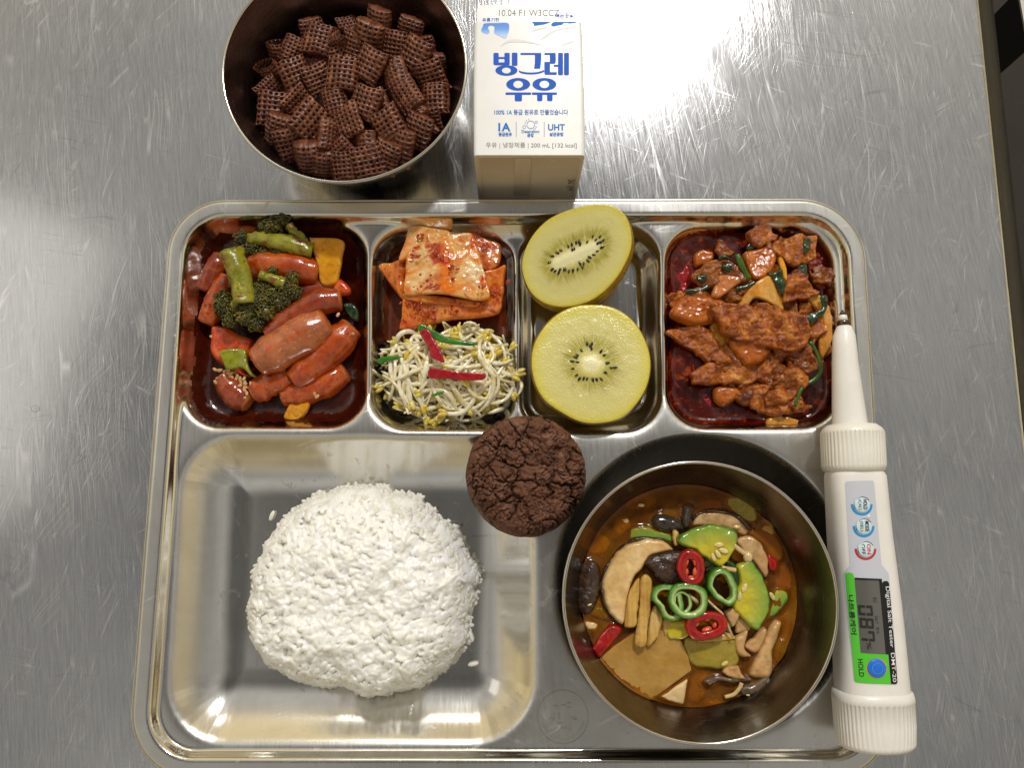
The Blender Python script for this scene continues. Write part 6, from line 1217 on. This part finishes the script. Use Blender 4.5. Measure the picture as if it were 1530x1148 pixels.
# shiitake and friends on top
soup('mushroom_slice', [(372, 234), (470, 243), (517, 280), (510, 300), (400, 326), (352, 400), (312, 440), (292, 500), (277, 560), (256, 692), (208, 668), (160, 600), (136, 500), (152, 420), (200, 330), (262, 268)], 3.45, .34, M_shi, 'large cream shiitake slice curved like a crescent', 'mushroom', er=.2, tilt=(.02, 0))
soup('mushroom_rind', [(132, 500), (148, 415), (196, 325), (258, 262), (370, 226), (470, 236), (520, 282), (512, 284), (468, 250), (372, 241), (268, 276), (208, 336), (160, 424), (144, 500), (166, 598), (212, 664), (254, 690), (250, 696), (204, 674), (154, 604)], 3.5, .12, M_cap, 'dark skin edge around the cream shiitake slice', 'mushroom', er=.07, res=.045, wet=False)
soup('shiitake_mushroom', [(358, 352), (440, 308), (500, 296), (560, 298), (640, 330), (720, 375), (700, 400), (560, 462), (490, 482), (432, 452), (392, 402)], 3.6, .42, M_cap, 'mottled dark shiitake cap left of the upper chili ring', 'mushroom', er=.5, nz=.05, wet=False)
OG = 'onion strips beside the shiitake slice'
for pts, z, lb in (([(262, 690), (275, 570), (300, 500), (340, 442), (348, 520), (335, 620), (328, 700), (272, 717)], 3.72, 'leftmost of the three onion strips in the soup'), ([(378, 802), (405, 620), (440, 600), (467, 660), (452, 740), (410, 800)], 3.65, 'rightmost of the three onion strips in the soup'), ([(318, 802), (330, 690), (342, 590), (350, 446), (385, 430), (412, 480), (400, 620), (385, 740), (374, 812)], 3.85, 'longest middle one of the three onion strips in the soup')):
    soup('onion_strip', pts, z, .16, M_soni, lb, 'onion', OG, wet=False, er=.16, wave=lambda x, y: -.3 * x * x + .03 * np.sin(22 * x))
soup('squash_wedge', [(545, 232), (585, 195), (640, 170), (700, 158), (760, 158), (820, 175), (866, 205), (852, 290), (785, 387), (735, 370), (690, 335), (640, 300), (580, 280)], 3.85, .32, M_zuc, 'bright squash wedge with green rind arching over the top', 'squash', wet=False, rind=[(540, 232), (585, 192), (640, 167), (700, 154), (760, 154), (822, 171), (868, 203)], tilt=(0, .06))
soup('leek_piece', [(800, 345), (850, 368), (916, 455), (862, 506), (822, 440)], 3.7, .12, M_leekd, 'dark green leek leaf behind the tall scallion ring', 'leek', wet=False)
soup('squash_wedge', [(828, 582), (870, 470), (858, 385), (890, 360), (932, 344), (990, 420), (1028, 510), (1038, 580), (1030, 632), (1000, 690), (966, 727), (890, 665)], 3.75, .32, M_zuc, 'squash wedge with green rind at the right side', 'squash', wet=False, rind=[(936, 340), (994, 418), (1032, 508), (1042, 580), (1034, 634), (1002, 694), (966, 730)])
soup('mushroom_slice', [(788, 622), (830, 600), (892, 616), (870, 670), (842, 722), (820, 680)], 3.75, .2, M_mush, 'small tan mushroom cube under the right squash wedge', 'mushroom', wet=False, sharp=True)
soup('leek_piece', [(515, 215), (525, 185), (555, 200), (545, 250), (555, 272), (530, 275)], 3.6, .14, M_soni, 'small curled onion bit left of the top squash wedge', 'onion', 'onion pieces in the soup', wet=False)
soup('leek_piece', [(690, 560), (740, 590), (790, 600), (740, 625), (690, 610)], 3.6, .1, M_leekd, 'dark leek scrap between the scallion rings', 'leek', wet=False)
soup('squash_piece', [(805, 640), (832, 636), (838, 690), (815, 740)], 3.65, .12, M_zucd, 'narrow green squash sliver right of the lower chili ring', 'squash', wet=False, rind=[(805, 640), (815, 740)])
for (x, y, z) in ((760, 265, 4.2), (800, 300, 4.2), (775, 330, 4.2), (745, 310, 4.15), (900, 505, 4.1), (885, 560, 4.1)): pass
def seeds(pts, parent_label):
    parts = []
    r = random.Random(12)
    for x, y, z, a, s in pts:
        parts.append(ball(P(*Z7([(x, y)])[0], z), (.2 * s, .1 * s, .05), 10, 6, Matrix.Rotation(math.radians(a), 3, 'Z')))
    o = new('squash_seeds', *merge(parts), M_yseed); tag(o, parent_label, None, None, 'stuff')
seeds([(770, 268, 4.2, 5, 1.3), (795, 300, 4.2, -20, 1.3), (765, 318, 4.2, -60, 1.2), (740, 335, 4.18, -75, 1.1), (905, 500, 4.1, 60, 1.3), (880, 545, 4.1, 80, 1.2), (1055, 545, 3.45, -60, 1.2), (865, 172, 3.6, 0, 1.), (352, 55, 3.35, 0, .9), (800, 905, 3.75, 30, 1), (480, 485, 3.95, 10, .7), (925, 1075, 3.6, 0, .5), (75, 590, 3.8, 20, .6)], 'pale squash seeds scattered over the soup vegetables')
# rings
def hoop(name, outer, inner, z, h, mat, label, cat, group, lean=(0, 0), wob=.05, seed=0, fill=None):
    n = 48; o = catmull(PX(Z7(outer), z)[:, :2], n, True); i = catmull(PX(Z7(inner), z)[:, :2], n, True); i = i.mean(0) + (i - i.mean(0)) * (1.1 if mat.name == 'scallion' else 1); c = o.mean(0); f = lambda q: (q - c) @ np.array(lean)
    a0 = np.arctan2(*(o - c).T[::-1]); i = np.array([i[np.argmin(np.abs((np.arctan2(*(i - c).T[::-1]) - a + math.pi) % (2 * math.pi) - math.pi))] for a in a0]); nz = wob * noise(np.c_[o * 1.2, np.full(n, seed)], 1, seed)
    rings = []
    for u, v in ((0, .0), (0, .75), (.2, .97), (.5, 1.0), (.8, .95), (1, .75), (1, 0)):
        q = o + (i - o) * u; rings.append(np.c_[q, z + f(q) + h * v + nz])
    V, F = loft(rings, True, (False, False)); V = V + .02 * noise(V, 5, seed)[:, None]; uu = np.repeat([0, 0, .2, .5, .8, 1, 1], n).astype(float)
    if len(F) and np.cross(V[F[60][1]] - V[F[60][0]], V[F[60][3]] - V[F[60][0]])[2] < 0: pass
    ob = new(name, V, F, mat, attrs={'u': uu}); T(ob, label, cat, group)
    if fill:
        parts = []
        rr = random.Random(seed)
        for (x, y, sx, sy, a) in fill: parts.append(ball(P(*Z7([(x, y)])[0], z + h * .55), (sx, sy, h * .35), 10, 6, Matrix.Rotation(math.radians(a), 3, 'Z')))
        FV, FF = merge(parts); new('pith', FV + .03 * noise(FV, 6, seed)[:, None], FF, M_pith, ob)
    return ob
M_scal = NT('scallion'); 
def scal():
    m = M_scal; v = m.coords(); t = m.tex(v, 2.5, 4, .6, .6); u_ = m.attr('u'); m.base(m.ramp(m.math('ADD', u_.outputs['Fac'], m.math('MULTIPLY', m.math('SUBTRACT', t.outputs[0], .5), .5)), [(.0, '#2c6014'), (.3, '#528a28'), (.6, '#98b868'), (.85, '#bed092'), (1, '#84ac54')])); m.set(Roughness=.16, Coat_Weight=.5); m.sss(.15, (1, 1, .7), .1); m.bump(m.tex(v, 7, 3).outputs[0], .3, .03)
scal()
SG = 'scallion rings on top of the soup'
hoop('scallion_ring', [(402, 555), (412, 505), (450, 480), (520, 482), (560, 520), (575, 600), (560, 660), (510, 676), (465, 655), (440, 600)], [(438, 553), (446, 528), (468, 514), (508, 518), (532, 543), (543, 600), (532, 632), (506, 638), (486, 622), (470, 588)], 4.0, .32, M_scal.m, 'leftmost wide scallion ring beside the onion strips', 'scallion ring', SG, (0, .05), seed=1)
hoop('scallion_ring', [(492, 560), (510, 495), (560, 470), (640, 478), (692, 510), (702, 570), (685, 630), (630, 660), (560, 655), (515, 620)], [(530, 560), (542, 524), (574, 508), (630, 515), (656, 538), (662, 572), (648, 604), (616, 621), (576, 618), (548, 596)], 4.2, .34, M_scal.m, 'middle scallion ring lying over the left one', 'scallion ring', SG, (.04, 0), seed=2)
hoop('scallion_ring', [(505, 570), (520, 520), (570, 510), (612, 540), (620, 590), (600, 630), (550, 640), (515, 615)], [(535, 570), (545, 540), (572, 532), (596, 553), (600, 585), (586, 612), (556, 616), (540, 600)], 4.1, .26, M_scal.m, 'small scallion ring nested inside the middle one', 'scallion ring', SG, seed=3)
hoop('scallion_ring', [(692, 490), (700, 430), (735, 392), (790, 390), (830, 430), (858, 500), (855, 560), (815, 595), (760, 570), (720, 535)], [(728, 486), (732, 452), (754, 430), (782, 430), (802, 458), (822, 508), (820, 538), (802, 554), (774, 538), (748, 512)], 3.95, .62, M_scal.m, 'tall dark scallion ring standing right of the others', 'scallion ring', SG, (-.05, .1), seed=4)
RG = 'red chili rings on top of the soup'
hoop('chili_ring', [(538, 385), (552, 325), (590, 292), (640, 298), (675, 340), (686, 400), (670, 460), (630, 484), (580, 470), (550, 430)], [(590, 385), (594, 355), (606, 342), (624, 344), (636, 362), (640, 400), (634, 428), (618, 440), (602, 432), (592, 412)], 4.25, .36, M_chil, 'upright oval red chili ring in the middle of the soup', 'chili ring', RG, (.03, .02), seed=5, fill=[(592, 365, .24, .13, 70), (640, 362, .22, .12, -70), (590, 412, .24, .13, -80), (641, 412, .24, .14, 75), (618, 446, .22, .12, 0), (614, 334, .2, .12, 0)])
hoop('chili_ring', [(585, 705), (600, 655), (660, 628), (740, 624), (795, 650), (808, 700), (785, 745), (720, 770), (650, 780), (605, 755)], [(645, 705), (654, 684), (680, 672), (730, 668), (752, 680), (758, 698), (746, 715), (708, 726), (670, 732), (650, 722)], 4.15, .36, M_chil, 'wider red chili ring nearest the radish slab', 'chili ring', RG, (0, .04), seed=6, fill=[(705, 665, .2, .12, 10), (650, 690, .16, .12, 70), (705, 722, .28, .14, 15), (745, 700, .14, .1, 80)])
def strand(name, pts, r, label, head=None, mat=None):
    path = [P(*Z7([(x, y)])[0], z) for x, y, z in pts]; V, F = tube(path, r, 8, 18)
    t = new(name, V, F, mat or M_enoki); T(t, label, 'enoki', 'enoki mushrooms in the soup')
    if head: hv, hf = ball(path[-1] + np.array(head), (.24, .3, .22), 14, 9); new('cap', hv, hf, M_enoki, t)
strand('enoki_mushroom', [(848, 270, 4.05), (880, 295, 4.05), (912, 318, 4.0)], .125, 'enoki mushroom with round pale head at the upper right', (.1, -.12, .02))
strand('enoki_mushroom', [(785, 392, 4.35), (820, 398, 4.3), (856, 404, 4.2)], .12, 'short thick enoki stem above the tall scallion ring')
strand('enoki_mushroom', [(708, 565, 4.2), (745, 600, 4.25), (785, 635, 4.3)], .06, 'thin enoki stem leaning from the scallion rings')
strand('enoki_mushroom', [(785, 635, 4.3), (812, 690, 4.25), (842, 762, 4.0)], .055, 'thin enoki stem hanging right of the lower chili ring')
strand('enoki_mushroom', [(605, 535, 4.05), (635, 560, 4.1), (655, 575, 4.05)], .1, 'pale enoki stem piece seen inside the middle scallion ring')
strand('enoki_mushroom', [(800, 1085, 3.45), (850, 1070, 3.5), (880, 1035, 3.6), (890, 1010, 3.65)], .1, 'enoki stem crossing the oyster mushroom caps at the bottom')
def broth():
    r = float(bowl_r(ZB - .25)) - .035; th = np.linspace(0, 2 * math.pi, 120, endpoint=False); o = np.c_[SB[0] + r * np.cos(th), SB[1] + r * np.sin(th)]
    xy, Q, d = grid_fill(o, .06); z = np.full(len(xy), ZB); dm = np.full(len(xy), 9.)
    for poly in MEN: dm = np.minimum(dm, np.maximum(0, sdf(catmull(poly, len(poly) * 4, True), xy[:, 0], xy[:, 1])[0]))
    z += .13 * np.exp(-dm / .11) + .05 * np.exp(-d / .12) + .006 * noise(np.c_[xy, np.zeros(len(xy))], .8, 3, 2)
    m = NT('brown_broth'); m.n.remove(m.b); v = m.coords(False); n1 = m.tex(v, .5, 5, .6, .5); col = m.ramp(n1.outputs[0], [(.3, '#683405'), (.5, '#9a5a0a'), (.7, '#c08018')])
    df = m.add('BsdfDiffuse'); m.L(col, df.inputs[0]); tr = m.add('BsdfTransparent'); tr.inputs[0].default_value = (.86, .54, .16, 1)
    mx = m.add('MixShader'); mx.inputs[0].default_value = .58; m.L(df.outputs[0], mx.inputs[1]); m.L(tr.outputs[0], mx.inputs[2])
    gl = m.add('BsdfGlossy'); gl.inputs['Roughness'].default_value = .05; fr = m.add('Fresnel'); fr.inputs['IOR'].default_value = 1.36
    bp = m.add('Bump'); m.L(m.tex(v, 1.4, 3).outputs[0], bp.inputs['Height']); bp.inputs['Strength'].default_value = .12; bp.inputs['Distance'].default_value = .0004; m.L(bp.outputs[0], gl.inputs['Normal']); m.L(bp.outputs[0], fr.inputs['Normal'])
    m2 = m.add('MixShader'); m.L(fr.outputs[0], m2.inputs[0]); m.L(mx.outputs[0], m2.inputs[1]); m.L(gl.outputs[0], m2.inputs[2]); m.L(m2.outputs[0], m.out.inputs[0])
    b = new('soup_broth', np.c_[xy, z], Q, m.m); T(b, 'clear orange brown broth filling the soup bowl', 'broth')
broth()
def oil():
    r = random.Random(17); parts = []; R = 5.2
    for i in range(130):
        a, q = r.uniform(0, 6.283), math.sqrt(r.random()) * R; s = r.choice((.03, .04, .05, .07, .1, .14)); c = (SB[0] + q * math.cos(a), SB[1] + q * math.sin(a), ZB + .012)
        if min(np.min(np.linalg.norm(m_ - np.array(c[:2]), axis=1)) for m_ in MEN) < .1: continue
        parts.append(ball(c, (s * r.uniform(.8, 1.2), s, .02), 12, 5))
    m = NT('chili_oil_drop'); m.set(Base_Color=lin('#a8560c'), Roughness=.06, Alpha=.55)
    o = new('oil_droplets', *merge(parts), m.m); tag(o, 'small orange oil droplets floating on the soup broth', None, None, 'stuff')
oil()
